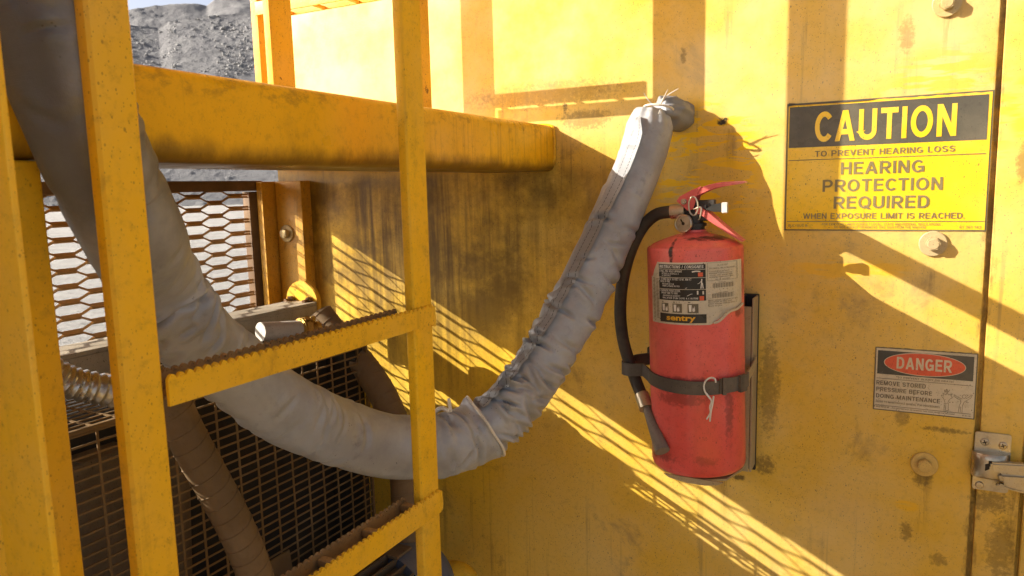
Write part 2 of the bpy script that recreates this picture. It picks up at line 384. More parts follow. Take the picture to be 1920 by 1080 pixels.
def thing(name, label, cat, loc=(0, 0, 0), group=None, rot=None):
    o = bpy.data.objects.new(name, None); sc.collection.objects.link(o)
    o.location = loc; o.empty_display_size = .05
    if rot: o.rotation_euler = rot
    o['label'] = label; o['category'] = cat
    if group: o['group'] = group
    return o
ROOT = {}
def obj(name, bm, m, parent=None, local=False, label=None, flat=False, ang=35):
    """bm in world coordinates (or in the thing's own when local) -> one mesh object"""
    root = parent
    while root is not None and root.parent is not None: root = root.parent
    if root is not None and not local:
        bmesh.ops.translate(bm, verts=bm.verts, vec=-Vector(root.location))
    me = bpy.data.meshes.new(name); bm.to_mesh(me); bm.free()
    me.materials.append(M[m] if isinstance(m, str) else m)
    if not flat:
        me.shade_smooth(); me.set_sharp_from_angle(angle=R(ang))
    o = bpy.data.objects.new(name, me); sc.collection.objects.link(o)
    if parent is not None: o.parent = parent
    if label: o['label'] = label
    return o
def solo(name, bm, m, label, cat, group=None, ang=35):
    zs = [v.co.z for v in bm.verts]; c = sum((v.co for v in bm.verts), Vector()) / len(bm.verts)
    base = Vector((c.x, c.y, min(zs)))
    bmesh.ops.translate(bm, verts=bm.verts, vec=-base)
    o = obj(name, bm, m, ang=ang); o.location = base
    o['label'] = label; o['category'] = cat
    if group: o['group'] = group
    return o
def structure(name, bm, m, ang=35):
    o = obj(name, bm, m, ang=ang); o['kind'] = 'structure'; return o
def NB(): return bmesh.new()
YFACE = Matrix(((1, 0, 0, 0), (0, 0, -1, 0), (0, 1, 0, 0), (0, 0, 0, 1)))      # local xy -> world xz, local z -> world -y
def at(x, y, z): return Matrix.Translation((x, y, z))

# flat lettering ------------------------------------------------------------
def logo_text(bm, s, x0, x1, y0, y1, fn, bold=.03):
    cu = bpy.data.curves.new('lettering', 'FONT'); cu.body = s; cu.offset = bold; cu.resolution_u = 3
    o = bpy.data.objects.new('lettering', cu); sc.collection.objects.link(o)
    me = o.to_mesh(preserve_all_data_layers=False, depsgraph=bpy.context.evaluated_depsgraph_get())
    V = [(v.co.x, v.co.y) for v in me.vertices]; F = [tuple(p.vertices) for p in me.polygons]
    o.to_mesh_clear(); bpy.data.objects.remove(o); bpy.data.curves.remove(cu)
    xa, xb, ya, yb = min(v[0] for v in V), max(v[0] for v in V), min(v[1] for v in V), max(v[1] for v in V)
    vs = [bm.verts.new(fn(x0 + (v[0] - xa) / (xb - xa) * (x1 - x0), y0 + (v[1] - ya) / (yb - ya) * (y1 - y0))) for v in V]
    for f in F:
        try: bm.faces.new([vs[i] for i in f])
        except ValueError: pass
# stroke-built grotesque capitals (no font file): every stroke is its own thin strip, a hair apart in depth
def arc(cx, cy, rx, ry, a0, a1, n=10):
    return [(cx + rx * math.cos(R(a0 + (a1 - a0) * i / n)), cy + ry * math.sin(R(a0 + (a1 - a0) * i / n))) for i in range(n + 1)]
def glyph(ch, h):
    """h = half stroke; returns (width, [('d', x0, x1, y0, y1) slanted bar | ('p', points) bent stroke])"""
    t, m, b = 1 - h, .52, h
    W = {'I': 2 * h, '1': .42, '.': 2 * h, ',': 2 * h, "'": 2 * h, 'M': .80, 'W': .98, 'A': .72, 'V': .68, 'E': .56, 'F': .54, 'L': .53, 'J': .50, 'T': .60, '(': .28, ')': .28, '/': .34,
         '*': .4, 'O': .74, 'Q': .74, 'G': .70, 'C': .62, ' ': .28, '®': .70}.get(ch, .64)
    l, r = h, W - h
    V = lambda x, y0=0, y1=1: ('p', [(x, y0), (x, y1)]); H = lambda y, x0, x1: ('p', [(x0, y), (x1, y)])
    cx = W / 2; k = .28
    rnd = lambda x0, x1, y0, y1: arc(x1 - (x1 - x0) * .5, y1 - k, (x1 - x0) * .5, k, 90, 0, 7) + arc(x1 - (x1 - x0) * .5, y0 + k, (x1 - x0) * .5, k, 0, -90, 7)
    bowl = lambda y0, y1: ('p', [(l, y1)] + arc(r - (y1 - y0) / 2 * .8, (y0 + y1) / 2, (y1 - y0) / 2 * .8, (y1 - y0) / 2, 90, -90, 12) + [(l, y0)])
    oval = arc(cx, .5, cx - h, .5 - h, 90, 450, 28)
    S = lambda: ('p', arc(cx, t - .215, cx - h, .215, 15, 180, 9)[:-1] + [(l, t - .24), (l + .06, .56), (cx, .51), (r - .05, .45), (r, .30)] + arc(cx, b + .225, cx - h, .225, 0, -165, 9)[1:])
    G = {'A': [('d', h, cx - h * .1, 0, 1), ('d', W - h, cx + h * .1, 0, 1), H(.30, .17, W - .17)], 'B': [V(l), bowl(b, m), bowl(m, t)], 'C': [('p', arc(.35, .5, .35 - h, .5 - h, 40, 320, 22))],
         'D': [V(l), ('p', [(l, t)] + arc(cx - .02, t - .33, r - cx + .02, .33, 90, 0, 8) + arc(cx - .02, b + .33, r - cx + .02, .33, 0, -90, 8) + [(l, b)])],
         'E': [V(l), H(t, l, W), H(m, l, W - .04), H(b, l, W)], 'F': [V(l), H(t, l, W), H(m - .02, l, W - .06)], 'G': [('p', arc(cx, .5, cx - h, .5 - h, 42, 318, 22)), V(r, .06, .50), H(.46, cx, W)],
         'H': [V(l), V(r), H(m, l, r)], 'I': [V(l)], 'J': [('p', [(r, 1), (r, .28)] + arc(cx, .28, cx - h, .28 - h, 0, -170, 9))], 'K': [V(l), ('d', l + .12, r - .02, .42, 1), ('d', r + .01, l + .20, 0, .60)],
         'L': [V(l), H(b, l, W)], 'M': [V(l), V(r), ('d', cx, l + .01, 0, 1), ('d', cx, r - .01, 0, 1)], 'N': [V(l), V(r), ('d', r, l, 0, 1)], 'O': [('p', oval)], 'Q': [('p', oval), ('d', W - h * .8, cx + .04, -.06, .26)],
         'P': [V(l), bowl(.44, t)], 'R': [V(l), bowl(.46, t), ('d', r + .01, cx - .02, 0, .46)], 'S': [S()], 'T': [V(cx), H(t, 0, W)], 'U': [('p', [(l, 1), (l, .30)] + arc(cx, .30, cx - h, .30 - h, 180, 360, 12) + [(r, 1)])],
         'V': [('d', cx - h * .1, h, 0, 1), ('d', cx + h * .1, W - h, 0, 1)], 'W': [('d', .27, h, 0, 1), ('d', .27, cx, 0, 1), ('d', W - .27, cx, 0, 1), ('d', W - .27, W - h, 0, 1)],
         'X': [('d', h, W - h, 0, 1), ('d', W - h, h, 0, 1)], 'Y': [('d', cx, h, .42, 1), ('d', cx, W - h, .42, 1), V(cx, 0, .45)], 'Z': [H(t, 0, W), H(b, 0, W), ('d', l + .03, r - .03, .05, .95)],
         '0': [('p', oval)], '1': [V(W - h - .04), ('p', [(0, .74), (W - h - .04, .84)])], '2': [('p', arc(cx, t - .24, cx - h, .24, 170, -30, 10) + [(l + .04, b + .04)]), H(b, 0, W)],
         '3': [('p', arc(cx, t - .215, cx - h, .215, 165, -90, 12)), ('p', arc(cx, b + .235, cx - h, .235, 90, -165, 12))], '4': [V(r - .08), H(.26, 0, W), ('d', l, r - .08, .24, 1)],
         '5': [H(t, l + .05, W - .02), ('d', l + .02, l + .08, .45, 1), ('p', [(l + .02, .50)] + arc(cx, b + .26, cx - h, .26, 120, -160, 12))], '6': [('p', arc(cx, b + .24, cx - h, .24, 0, 360, 16)), ('p', [(l, .3), (l + .01, .55)] + arc(cx, t - .35, cx - h, .35, 150, 50, 8))],
         '7': [H(t, 0, W), ('d', cx - .1, r, 0, 1)], '8': [('p', arc(cx, t - .21, cx - h - .03, .21, 0, 360, 16)), ('p', arc(cx, b + .24, cx - h, .24, 0, 360, 16))], '9': [('p', arc(cx, t - .24, cx - h, .24, 0, 360, 16)), ('p', [(r, .7), (r - .01, .45)] + arc(cx, b + .35, cx - h, .35, -30, -130, 8))],
         '.': [V(l, 0, 2 * h)], ',': [V(l, -.12, 2 * h)], "'": [V(l, .68, 1)], '/': [('d', h, W - h, 0, 1)], '(': [('p', arc(W + .1, .5, W, .6, 130, 230, 8))], ')': [('p', arc(-.1, .5, W, .6, 50, -50, 8))],
         '*': [V(cx, .5, .9), H(.7, 0, W)], '®': [('p', arc(cx, .5, cx - .04, .46, 0, 360, 20)), V(.25, .25, .75), ('p', [(.25, .72)] + arc(.40, .61, .1, .11, 90, -90, 6) + [(.25, .5)])], ' ': []}
    return W, G.get(ch, [H(.45, .05, W - .05)])
def text(bm, s, x0, x1, y0, y1, fn, bold=.02, shear=0., cap=True, lift=None):
    """draw s in capitals to fill x0..x1, y0..y1 ; fn(x, y) -> 3D point"""
    wgt = .105 + bold * 1.6; h = wgt / 2; adv = 0.; jobs = []
    for ch in s.upper():
        W, st = glyph(ch, h)
        for q in st: jobs.append((adv, q))
        adv += W + .13
    adv -= .13
    kx = (x1 - x0) / adv; ky = (y1 - y0)
    P = lambda x, y: fn(x0 + (x + shear * y) * kx, y0 + y * ky)
    n0 = (P(adv, 0) - P(0, 0)).cross(P(0, 1) - P(0, 0)).normalized()
    for n, (ox, q) in enumerate(jobs):
        off = lambda p: p - 0 * n0
        sh = (n % 5) * 2.2e-5
        def vert(x, y):
            v = P(ox + x, y); nn_ = Vector((0, -1, 0)) if lift is None else lift(v)
            return bm.verts.new(v + nn_ * sh)
        if q[0] == 'd':
            _, xa, xb, ya, yb = q
            hw = h * math.hypot(xb - xa, yb - ya) / abs(yb - ya)
            hw = min(hw, h * 1.35)
            f = [vert(xa - hw, ya), vert(xa + hw, ya), vert(xb + hw, yb), vert(xb - hw, yb)]
            bm.faces.new(f)
        else:
            pts = q[1]; closed = (abs(pts[0][0] - pts[-1][0]) + abs(pts[0][1] - pts[-1][1])) < 1e-4; L_ = []; Rr = []
            N_ = len(pts)
            for i, p in enumerate(pts):
                a = pts[i - 1] if i else (pts[-2] if closed else None); b_ = pts[i + 1] if i < N_ - 1 else (pts[1] if closed else None)
                d1 = Vector((p[0] - a[0], p[1] - a[1])).normalized() if a else None; d2 = Vector((b_[0] - p[0], b_[1] - p[1])).normalized() if b_ else None
                d1 = d1 or d2; d2 = d2 or d1; tt = (d1 + d2)
                tt = tt.normalized() if tt.length > 1e-6 else d1
                nx, ny = -tt.y, tt.x; kk = h / max(.5, nx * -d1.y + ny * d1.x)
                L_.append(vert(p[0] + nx * kk, p[1] + ny * kk)); Rr.append(vert(p[0] - nx * kk, p[1] - ny * kk))
            for i in range(N_ - 1): bm.faces.new((Rr[i], Rr[i + 1], L_[i + 1], L_[i]))
def quad(bm, x0, x1, y0, y1, fn, nx=1, ny=1):
    g = [[bm.verts.new(fn(x0 + (x1 - x0) * i / nx, y0 + (y1 - y0) * j / ny)) for i in range(nx + 1)] for j in range(ny + 1)]
    for j in range(ny):
        for i in range(nx): bm.faces.new((g[j][i], g[j][i + 1], g[j + 1][i + 1], g[j + 1][i]))
def stroke(bm, pts, wd, fn):
    for (xa, ya), (xb, yb) in zip(pts, pts[1:]):
        l = math.hypot(xb - xa, yb - ya) or 1e-6
        nx, ny = -(yb - ya) / l * wd / 2, (xb - xa) / l * wd / 2
        bm.faces.new([bm.verts.new(fn(*q)) for q in ((xa - nx, ya - ny), (xb - nx, yb - ny), (xb + nx, yb + ny), (xa + nx, ya + ny))])

# =================================================================== SETTING
# ground far below and the spoil hills
def ground_mat(name, c1, c2, sc1, bumpd):
    t = NT(name)
    c = t.mix(t.rng(t.noise(t.pos, sc1 * .15, 6, .6), .3, .7), c1, c2)
    c = t.mix(t.mul(t.rng(t.noise(t.pos, sc1, 8, .75), .52, .68), .7), c, tuple(x * .35 for x in c1))
    c = t.mix(t.mul(t.rng(t.noise(t.map(t.pos, loc=(5, 3, 1)), sc1 * 1.7, 6, .7), .6, .68), .6), c, tuple(min(.8, x * 1.8) for x in c1))
    return t.done(c, .95, 0, t.bump(t.noise(t.pos, sc1 * 1.3, 8, .75), 1., bumpd), .2)
M['ground'] = ground_mat('pale_gravel', (.30, .285, .26), (.38, .36, .33), 2.2, .25)
M['hillm'] = ground_mat('grey_spoil', (.150, .146, .148), (.20, .195, .19), .9, .8)
M['stone'] = ground_mat('grey_stone', (.26, .25, .24), (.34, .33, .31), .9, .3)
bm = NB()
n = 60
gv = [[bm.verts.new((-2000 + 3000 * i / n, -500 + 2700 * j / n, -3.2)) for i in range(n + 1)] for j in range(n + 1)]
for j in range(n):
    for i in range(n): bm.faces.new((gv[j][i], gv[j][i + 1], gv[j + 1][i + 1], gv[j + 1][i]))
structure('ground', bm, 'ground')

STONES = []
def hill(name, dist, crest, back, seed, rough, x0, x1, m='hillm', na=260, nr=120):
    """slope running up to a crest given as (photo x, photo y) control points at that distance"""
    bm = NB(); rows = []
    cr = sorted(crest)
    def cy(px):
        for (a, b), (c, d) in zip(cr, cr[1:]):
            if a <= px <= c: return b + (d - b) * (px - a) / (c - a)
        return cr[0][1] if px < cr[0][0] else cr[-1][1]
    for i in range(na + 1):
        px = x0 + (x1 - x0) * i / na
        d = ray(px, 335.); h = Vector((d.x, d.y, 0)).normalized()
        k = ray(px, cy(px)); top = dist * k.z / math.hypot(k.x, k.y)
        row = []
        for j in range(nr + 1):
            u = j / nr
            rr = dist * .62 + (dist * .38) * u
            z = -3.5 + (top + 3.5) * u ** 1.1
            p = h * rr
            nz = mn.fractal(Vector((p.x * .022 + seed, p.y * .022, z * .03)), .9, 2.0, 5) * 2.2 * rough * min(1, u * 3)
            rk = max(0, mn.noise(Vector((p.x * .42, p.y * .42, z * .42 + seed)))) ** 1.5 * 1.3 * rough * (.3 + max(0, mn.noise(Vector((p.x * .03, p.y * .03, z * .05 + seed))) + .3))
            edge = 1 if j < nr else .55
            row.append(bm.verts.new((p.x, p.y, z + (nz + rk) * edge)))
            if name == 'near_hill' and (240 < px < 490 or -10 < px < 40) and u > .25:
                cl = mn.noise(Vector((px * .012, u * 4.5, 8.1))) + .5 * mn.noise(Vector((px * .04, u * 14, 2.2)))
                if random.random() < .02 + .26 * max(0, cl - .02): STONES.append(row[-1].co.copy())
        q = h * (dist + back)
        row.append(bm.verts.new((q.x, q.y, top * .7)))
        q = h * (dist + back * 4)
        row.append(bm.verts.new((q.x, q.y, -6)))
        rows.append(row)
    for a, c in zip(rows, rows[1:]):
        for j in range(len(a) - 1): bm.faces.new((a[j], c[j], c[j + 1], a[j + 1]))
    bmesh.ops.recalc_face_normals(bm, faces=bm.faces[:])
    structure(name, bm, m, ang=80)
hill('near_hill', 400, [(-900, 110), (-300, 90), (0, 75), (180, 60), (253, 46), (320, 50), (340, 40), (400, 32), (475, 24), (560, 10), (900, 60)], 30, 3.3, 1.0, -100, 620, na=420, nr=260)
hill('far_hill', 640, [(-900, 120), (-300, 80), (0, 53), (25, 56), (120, 44), (250, 30), (283, 17), (317, 12), (397, 9), (412, 11), (424, 0), (470, -14), (700, -30), (900, 20)], 40, 9.1, 1.6, -300, 620)

bm = NB()
for p in STONES[:4200]:
    b = bmesh.new(); bmesh.ops.create_icosphere(b, subdivisions=1, radius=1)
    sz = random.choice((.24, .28, .32, .36, .42, .5, .8)) * random.uniform(.7, 1.2)
    sc3 = Vector((random.uniform(.7, 1.3), random.uniform(.7, 1.3), random.uniform(.5, .95))) * sz
    rt = Matrix.Rotation(random.uniform(0, 6.28), 4, Vector((random.random(), random.random(), random.random() + .1)).normalized())
    for v in b.verts: v.co *= random.uniform(.75, 1.2)
    join(bm, b, at(p.x + random.uniform(-.6, .6), p.y + random.uniform(-.6, .6), p.z + sz * .15) @ rt @ Matrix.Diagonal((*sc3, 1)))
st = obj('boulders', bm, 'stone', flat=True); st['kind'] = 'stuff'; st['label'] = 'grey boulders scattered over the far spoil slope'
# walkway floor the viewer stands on
bm = NB(); box(bm, -.45, 3.2, -2.4, 1.49, -1.56, -1.5)
structure('deck_floor', bm, 'yellow')

# =================================================================== MACHINE WALL
W0 = -1.487
wall = thing('machine_wall', 'tall weathered yellow steel wall of the machine housing behind the extinguisher', 'wall', (-.6, 1.5, -1.5))
bm = NB()
box(bm, W0, .135, 1.5, 1.512, -1.5, 2.4, .003)
box(bm, W0 + .004, 1.6, 1.514, 3.4, -1.5, 2.4)
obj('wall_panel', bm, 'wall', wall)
bm = NB(); box(bm, .143, .2075, 1.499, 1.512, -1.5, 2.4, .0025)
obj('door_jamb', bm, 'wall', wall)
bm = NB(); box(bm, .213, 1.3, 1.495, 1.512, -1.45, 2.2, .004)
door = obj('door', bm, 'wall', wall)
bm = NB(); box(bm, -1.462, -1.372, 1.462, 1.4985, -1.5, .031, .003)
box(bm, -1.486, -1.466, 1.42, 1.4985, -1.5, .031, .002)
obj('corner_post', bm, 'plate', wall)
def hexbolt(x, y, z, s=1., ang=.2):
    bm = NB(); T = at(x, y, z) @ YFACE
    lathe(bm, [(.0095 * s, 0), (.0205 * s, 0), (.0225 * s, .001), (.0225 * s, .003), (.0212 * s, .0042), (.010 * s, .0042)], 40, T)
    wsh = ('washer', bm)
    bm = NB()
    hx = [(.0128 * s * math.cos(ang + k * math.pi / 3), .0128 * s * math.sin(ang + k * math.pi / 3)) for k in range(6)]
    prism(bm, hx, .0125 * s, T @ at(0, 0, .0042), .0012)
    lathe(bm, [(.0092 * s, .0166 * s), (.0085 * s, .0176 * s)], 24, T)
    b = obj('bolt', bm, 'boltsteel', wall)
    obj('washer', wsh[1], 'boltsteel', b)
for x, y, z, s in ((.0555, 1.4995, -.1155, 1.), (.060, 1.4995, -.520, 1.), (.0575, 1.4995, .290, 1.), (-1.455, 1.4995, .3045, 1.05), (-1.428, 1.4615, -.105, 1.)):
    hexbolt(x, y, z, s, random.random())
# latch on the jamb
lt = NB()
T = at(.1635, 1.4985, -.49) @ YFACE
def rr(x0, x1, y0, y1, r, k=5):
    pts = []
    for cx, cy, a in ((x1 - r, y1 - r, 0), (x0 + r, y1 - r, 90), (x0 + r, y0 + r, 180), (x1 - r, y0 + r, 270)):
        for i in range(k + 1): pts.append((cx + r * math.cos(R(a + 90 * i / k)), cy + r * math.sin(R(a + 90 * i / k))))
    return pts
prism(lt, rr(-.028, .026, -.062, .044, .005), .005, T, .001)
latch = obj('door_latch', lt, 'steel', wall)
bm = NB()
# swelling knuckle body across the plate
prof = []
for k in range(13):
    a = math.pi * k / 12
    prof.append((-.0315 + .0 + .044 * (1 - math.cos(a)) / 2 * 1.25, .004 + .024 * math.sin(a) ** .7))
b = bmesh.new(); rows = []
for j, zz in enumerate([-.034, -.031, -.02, .0, .006, .010]):
    kk = (.82, .95, 1, 1, .95, .8)[j]
    rows.append([b.verts.new((x, zz, .004 + (h - .004) * kk)) for x, h in prof])
for a, c in zip(rows, rows[1:]):
    for i in range(len(a) - 1): b.faces.new((a[i], a[i + 1], c[i + 1], c[i]))
b.faces.new(rows[0][::-1]); b.faces.new(rows[-1])
bmesh.ops.recalc_face_normals(b, faces=b.faces[:])
join(bm, b, T)
obj('knuckle', bm, 'steel', latch)
bm = NB()
prism(bm, [(-.006, .000), (.013, .002), (.08, .008), (.08, -.013), (.012, -.017), (-.004, -.014)], .016, T @ at(0, 0, .020), .003)
prism(bm, [(.006, -.019), (.016, -.0165), (.08, -.0115), (.08, -.046), (.03, -.043), (.012, -.036)], .022, T @ at(0, 0, .012), .005)
prism(bm, [(.004, -.045), (.08, -.056), (.08, -.048), (.03, -.044), (.01, -.039)], .012, T @ at(0, 0, .012), .002)
obj('handle', bm, 'steel', latch)
bm = NB()
for x, y in ((-.013, .027), (.014, .024), (-.017, -.053)):
    lathe(bm, [(.0066, .0052), (.0066, .0064), (.0052, .0078), (.0030, .0080)], 20, T @ at(x, y, 0))
obj('screw', bm, 'steel', latch)
bm = NB()
for x, y in ((-.013, .027), (.014, .024)):
    for a in (20, 110):
        box(bm, -.004, .004, -.0008, .0008, .0081, .0084, 0, T @ at(x, y, 0) @ Matrix.Rotation(R(a), 4, 'Z'))
prism(bm, [(-.0125, -.006), (-.008, -.004), (-.008, .001), (-.0025, .001), (-.0025, -.009), (-.006, -.009), (-.006, -.014), (-.0125, -.018)], .0015, T @ at(0, 0, .0268))
obj('keyhole_gap', bm, 'dark', latch)

# =================================================================== DECALS
def sign_fn(depth): return lambda x, z: Vector((x, D - .0025 - depth, z))
WALLF = D
def decal_plate(name, x0, x1, z0, z1, m, root, th=.0012, jag=0.):
    bm = NB(); pts = []
    nx = 40
    for i in range(nx + 1): pts.append((x0 + (x1 - x0) * i / nx, z0))
    for i in range(nx + 1): pts.append((x1 - (x1 - x0) * i / nx, z1 - (jag * abs(mn.noise(Vector((i * .9, 3.3, 0)))) if jag else 0)))
    prism(bm, pts, th, at(0, D - .0004, 0) @ YFACE)
    return obj(name, bm, m, root, flat=True)
def zx(k, ox, oy, a): return PY(a[0] / k + ox, a[1] / k + oy)
# caution
cs = thing('caution_decal', 'yellow and black caution decal about hearing loss, on the wall beside the door seam', 'sign', (-.03, 1.5, -.093))
decal_plate('border', -.1935, .1335, -.0935, .1425, 'signgrey', cs, .0008)
decal_plate('face', -.1905, .1310, -.0910, .1405, 'signyellow', cs, .0014, .004)
def CZ(x, y): return zx(3.374, 1440, 140, (x, y))
f1 = lambda x, z: Vector((x, D - .0021, z)); f2 = lambda x, z: Vector((x, D - .0025, z))
bm = NB(); a = CZ(132, 465); b_ = CZ(1400, 118)
quad(bm, a.x, b_.x, a.z, b_.z - .0015, f1, 1, 1); obj('header', bm, 'signblack', cs, flat=True)
def line(root, s, lb, rt, m, Z, bold=.02, fn=f2, cap=True, nm='lettering', shear=0.):
    a = Z(*lb); b_ = Z(*rt); bm = NB()
    text(bm, s, a.x, b_.x, a.z, b_.z, fn, bold, shear, cap)
    return obj(nm, bm, m, root, flat=True)
line(cs, 'CAUTION', (295, 428), (1200, 180), 'signyellow', CZ, .042)
for s, lb, rt, bo in (('TO PREVENT HEARING LOSS', (297, 520), (1185, 447), .034), ('HEARING', (460, 632), (990, 537), .034), ('PROTECTION', (345, 742), (1107, 647), .034),
                      ('REQUIRED', (415, 848), (1022, 762), .034), ('WHEN EXPOSURE LIMIT IS REACHED.', (222, 912), (1245, 872), .028), ('BUCYRUS ®', (130, 962), (250, 947), .015),
                      ('FOR EXPOSURE LIMITS CONSULT LOCAL, STATE AND FEDERAL REGULATIONS,', (343, 953), (1095, 939), .012),
                      ('DO NOT DEFACE OR REMOVE THIS SIGN FROM THE MACHINE', (420, 971), (1000, 958), .012), ('61 361 143', (1210, 973), (1348, 956), .012)):
    line(cs, s, lb, rt, 'signink', CZ, bo)
bm = NB()
for p, q in (((130, 541), (1378, 502)), ((120, 926), (1370, 930))):
    a, b_ = CZ(*p), CZ(*q); z = (a.z + b_.z) / 2
    quad(bm, a.x, b_.x, z - .0007, z + .0007, f2)
obj('rule', bm, 'signink', cs, flat=True)
bm = NB()                                           # curled torn corner and lifted top edge
for pts in ([(-.1925, .1375), (-.1905, .1435), (-.178, .1425), (-.181, .139)], [(-.1905, .1415), (-.115, .1405), (-.06, .1425), (-.045, .1405), (-.06, .139), (-.115, .1385), (-.18, .139)]):
    prism(bm, pts, .0012, at(0, D - .0022, 0) @ YFACE)
obj('torn_edge', bm, 'signblack', cs, flat=True)
# danger
ds = thing('danger_decal', 'small white danger decal with red oval below the caution decal', 'sign', (.05, 1.5, -.427))
decal_plate('border', -.0285, .1335, -.4265, -.3065, 'signgrey', ds, .0008, .003)
decal_plate('face', -.0265, .1315, -.4245, -.3090, 'signwhite', ds, .0014)
def DZ(x, y): return zx(6., 1600, 620, (x, y))
bm = NB(); a = DZ(268, 478); b_ = DZ(1362, 292); quad(bm, a.x, b_.x, a.z, b_.z, f1); obj('header', bm, 'signblack', ds, flat=True)
a, b_ = DZ(345, 345), DZ(1268, 420); cxd, czd = (a.x + b_.x) / 2, DZ(806, 383).z
hw, hh = (b_.x - a.x) / 2, abs(DZ(770, 250).z - DZ(850, 514).z) / 2
for nm, k, m, dd in (('oval_rim', 0, 'signwhite', .0024), ('oval', .0012, 'signred', .0027)):
    bm = NB(); bm.faces.new([bm.verts.new((cxd + (hw - k) * math.cos(2 * math.pi * i / 64), D - dd, czd + (hh - k) * math.sin(2 * math.pi * i / 64))) for i in range(64)][::-1])
    obj(nm, bm, m, ds, flat=True)
f3 = lambda x, z: Vector((x, D - .0030, z))
line(ds, 'DANGER', (485, 420), (1112, 335), 'signwhite', DZ, .045, f3)
for s, lb, rt, bo in (('TO PREVENT INJURY OR DEATH', (495, 530), (1125, 564), .03), ('REMOVE STORED', (260, 600), (815, 600), .035), ('PRESSURE BEFORE', (258, 670), (885, 682), .035),
                      ('DOING MAINTENANCE', (255, 745), (975, 768), .035), ('REFER TO MAINTENANCE MANUAL FOR PROCEDURES', (253, 797), (972, 848), .02),
                      ('DO NOT DEFACE OR REMOVE THIS SIGN FROM THE MACHINE', (440, 873), (1140, 932), .02), ('BUCYRUS ®', (257, 853), (400, 852), .02), ('61 361 142', (1225, 958), (1320, 952), .02)):
    line(ds, s, lb, rt, 'labelink', DZ, bo)
bm = NB()
for p, q in (((262, 524), (1338, 622)), ((245, 825), (1320, 938))):
    a, b_ = DZ(*p), DZ(*q); z = (a.z + b_.z) / 2; quad(bm, a.x, b_.x, z - .0004, z + .0004, f2)
obj('rule', bm, 'labelink', ds, flat=True)
bm = NB()
def dz(p): v = DZ(*p); return (v.x, v.z)
for L in ([(1022, 812), (1068, 812), (1065, 895), (1018, 890), (1022, 812)], [(1040, 812), (1036, 888)], [(1030, 805), (1020, 770), (985, 720), (1015, 725), (1005, 695), (1040, 720), (1055, 690), (1070, 720), (1115, 705), (1095, 730), (1115, 745), (1080, 770), (1062, 808)],
          [(1030, 700), (1025, 660), (1045, 690), (1050, 650), (1065, 690), (1085, 660)],
          [(1200, 772), (1165, 760), (1130, 725), (1140, 718), (1175, 745), (1225, 765)], [(1285, 775), (1320, 755), (1338, 722), (1328, 720), (1305, 742), (1262, 765)],
          [(1200, 772), (1210, 800), (1192, 840), (1178, 915)], [(1285, 775), (1245, 800), (1225, 845), (1220, 922)], [(1205, 850), (1200, 918)],
          [(1265, 810), (1275, 790), (1282, 805), (1300, 805)], [(1268, 715), (1290, 725), (1275, 735)],
          [(1245 + 22 * math.cos(i * .5236), 738 + 20 * math.sin(i * .5236)) for i in range(13)]):
    stroke(bm, [dz(p) for p in L], .0006, f2)
obj('pictogram', bm, 'labelink', ds, flat=True)

# =================================================================== EXTINGUISHER
EX = Vector((-.3245, 1.38, -.531))
ext = thing('fire_extinguisher', 'scuffed red fire extinguisher strapped to the yellow wall', 'fire extinguisher', EX, rot=(0, R(-1.5), 0))
ER = .0875
prof = [(.070, -.004), (.080, -.003), (.0855, .002), (.0875, .010)]
prof += [(.0875, .010 + .40 * k / 12) for k in range(1, 13)]
for k in range(1, 9):
    a = math.pi / 2 * k / 8
    prof.append((.0875 - .0055 * (1 - math.cos(a)), .410 + .008 * math.sin(a)))
prof += [(.076, .4225), (.066, .427), (.052, .432), (.036, .437), (.026, .440), (.022, .4425), (.0215, .4460)]
bm = NB(); lathe(bm, prof, 96); cyl = obj('cylinder', bm, 'red', ext, True)
bm = NB(); lathe(bm, [(.019, .4465), (.019, .452), (.0225, .4525), (.0225, .458), (.017, .459), (.017, .476), (.014, .477)], 32)
box(bm, -.020, .026, -.012, .012, .462, .492, .003); box(bm, -.010, .040, -.008, .008, .480, .500, .003)
valve = obj('valve', bm, 'blackmetal', ext, True)
# pressure gauge
Tg = at(-.012, -.022, .459) @ Matrix.Rotation(R(-6), 4, 'Z') @ YFACE
bm = NB(); lathe(bm, [(.008, -.012), (.0085, 0), (.0160, .001), (.0166, .004), (.0166, .009), (.0150, .0105), (.0140, .0098), (.0138, .0085)], 36, Tg)
g = obj('gauge', bm, 'steel', ext, True)
bm = NB(); lathe(bm, [(.0136, .0078), (.0005, .0082)], 36, Tg); obj('dial', bm, 'hose', g, True)
bm = NB(); box(bm, -.0012, .0012, -.002, .009, .0086, .0092, 0, Tg @ Matrix.Rotation(.5, 4, 'Z')); lathe(bm, [(.003, .0085), (.0025, .0095)], 16, Tg); obj('needle', bm, 'dark', g, True)
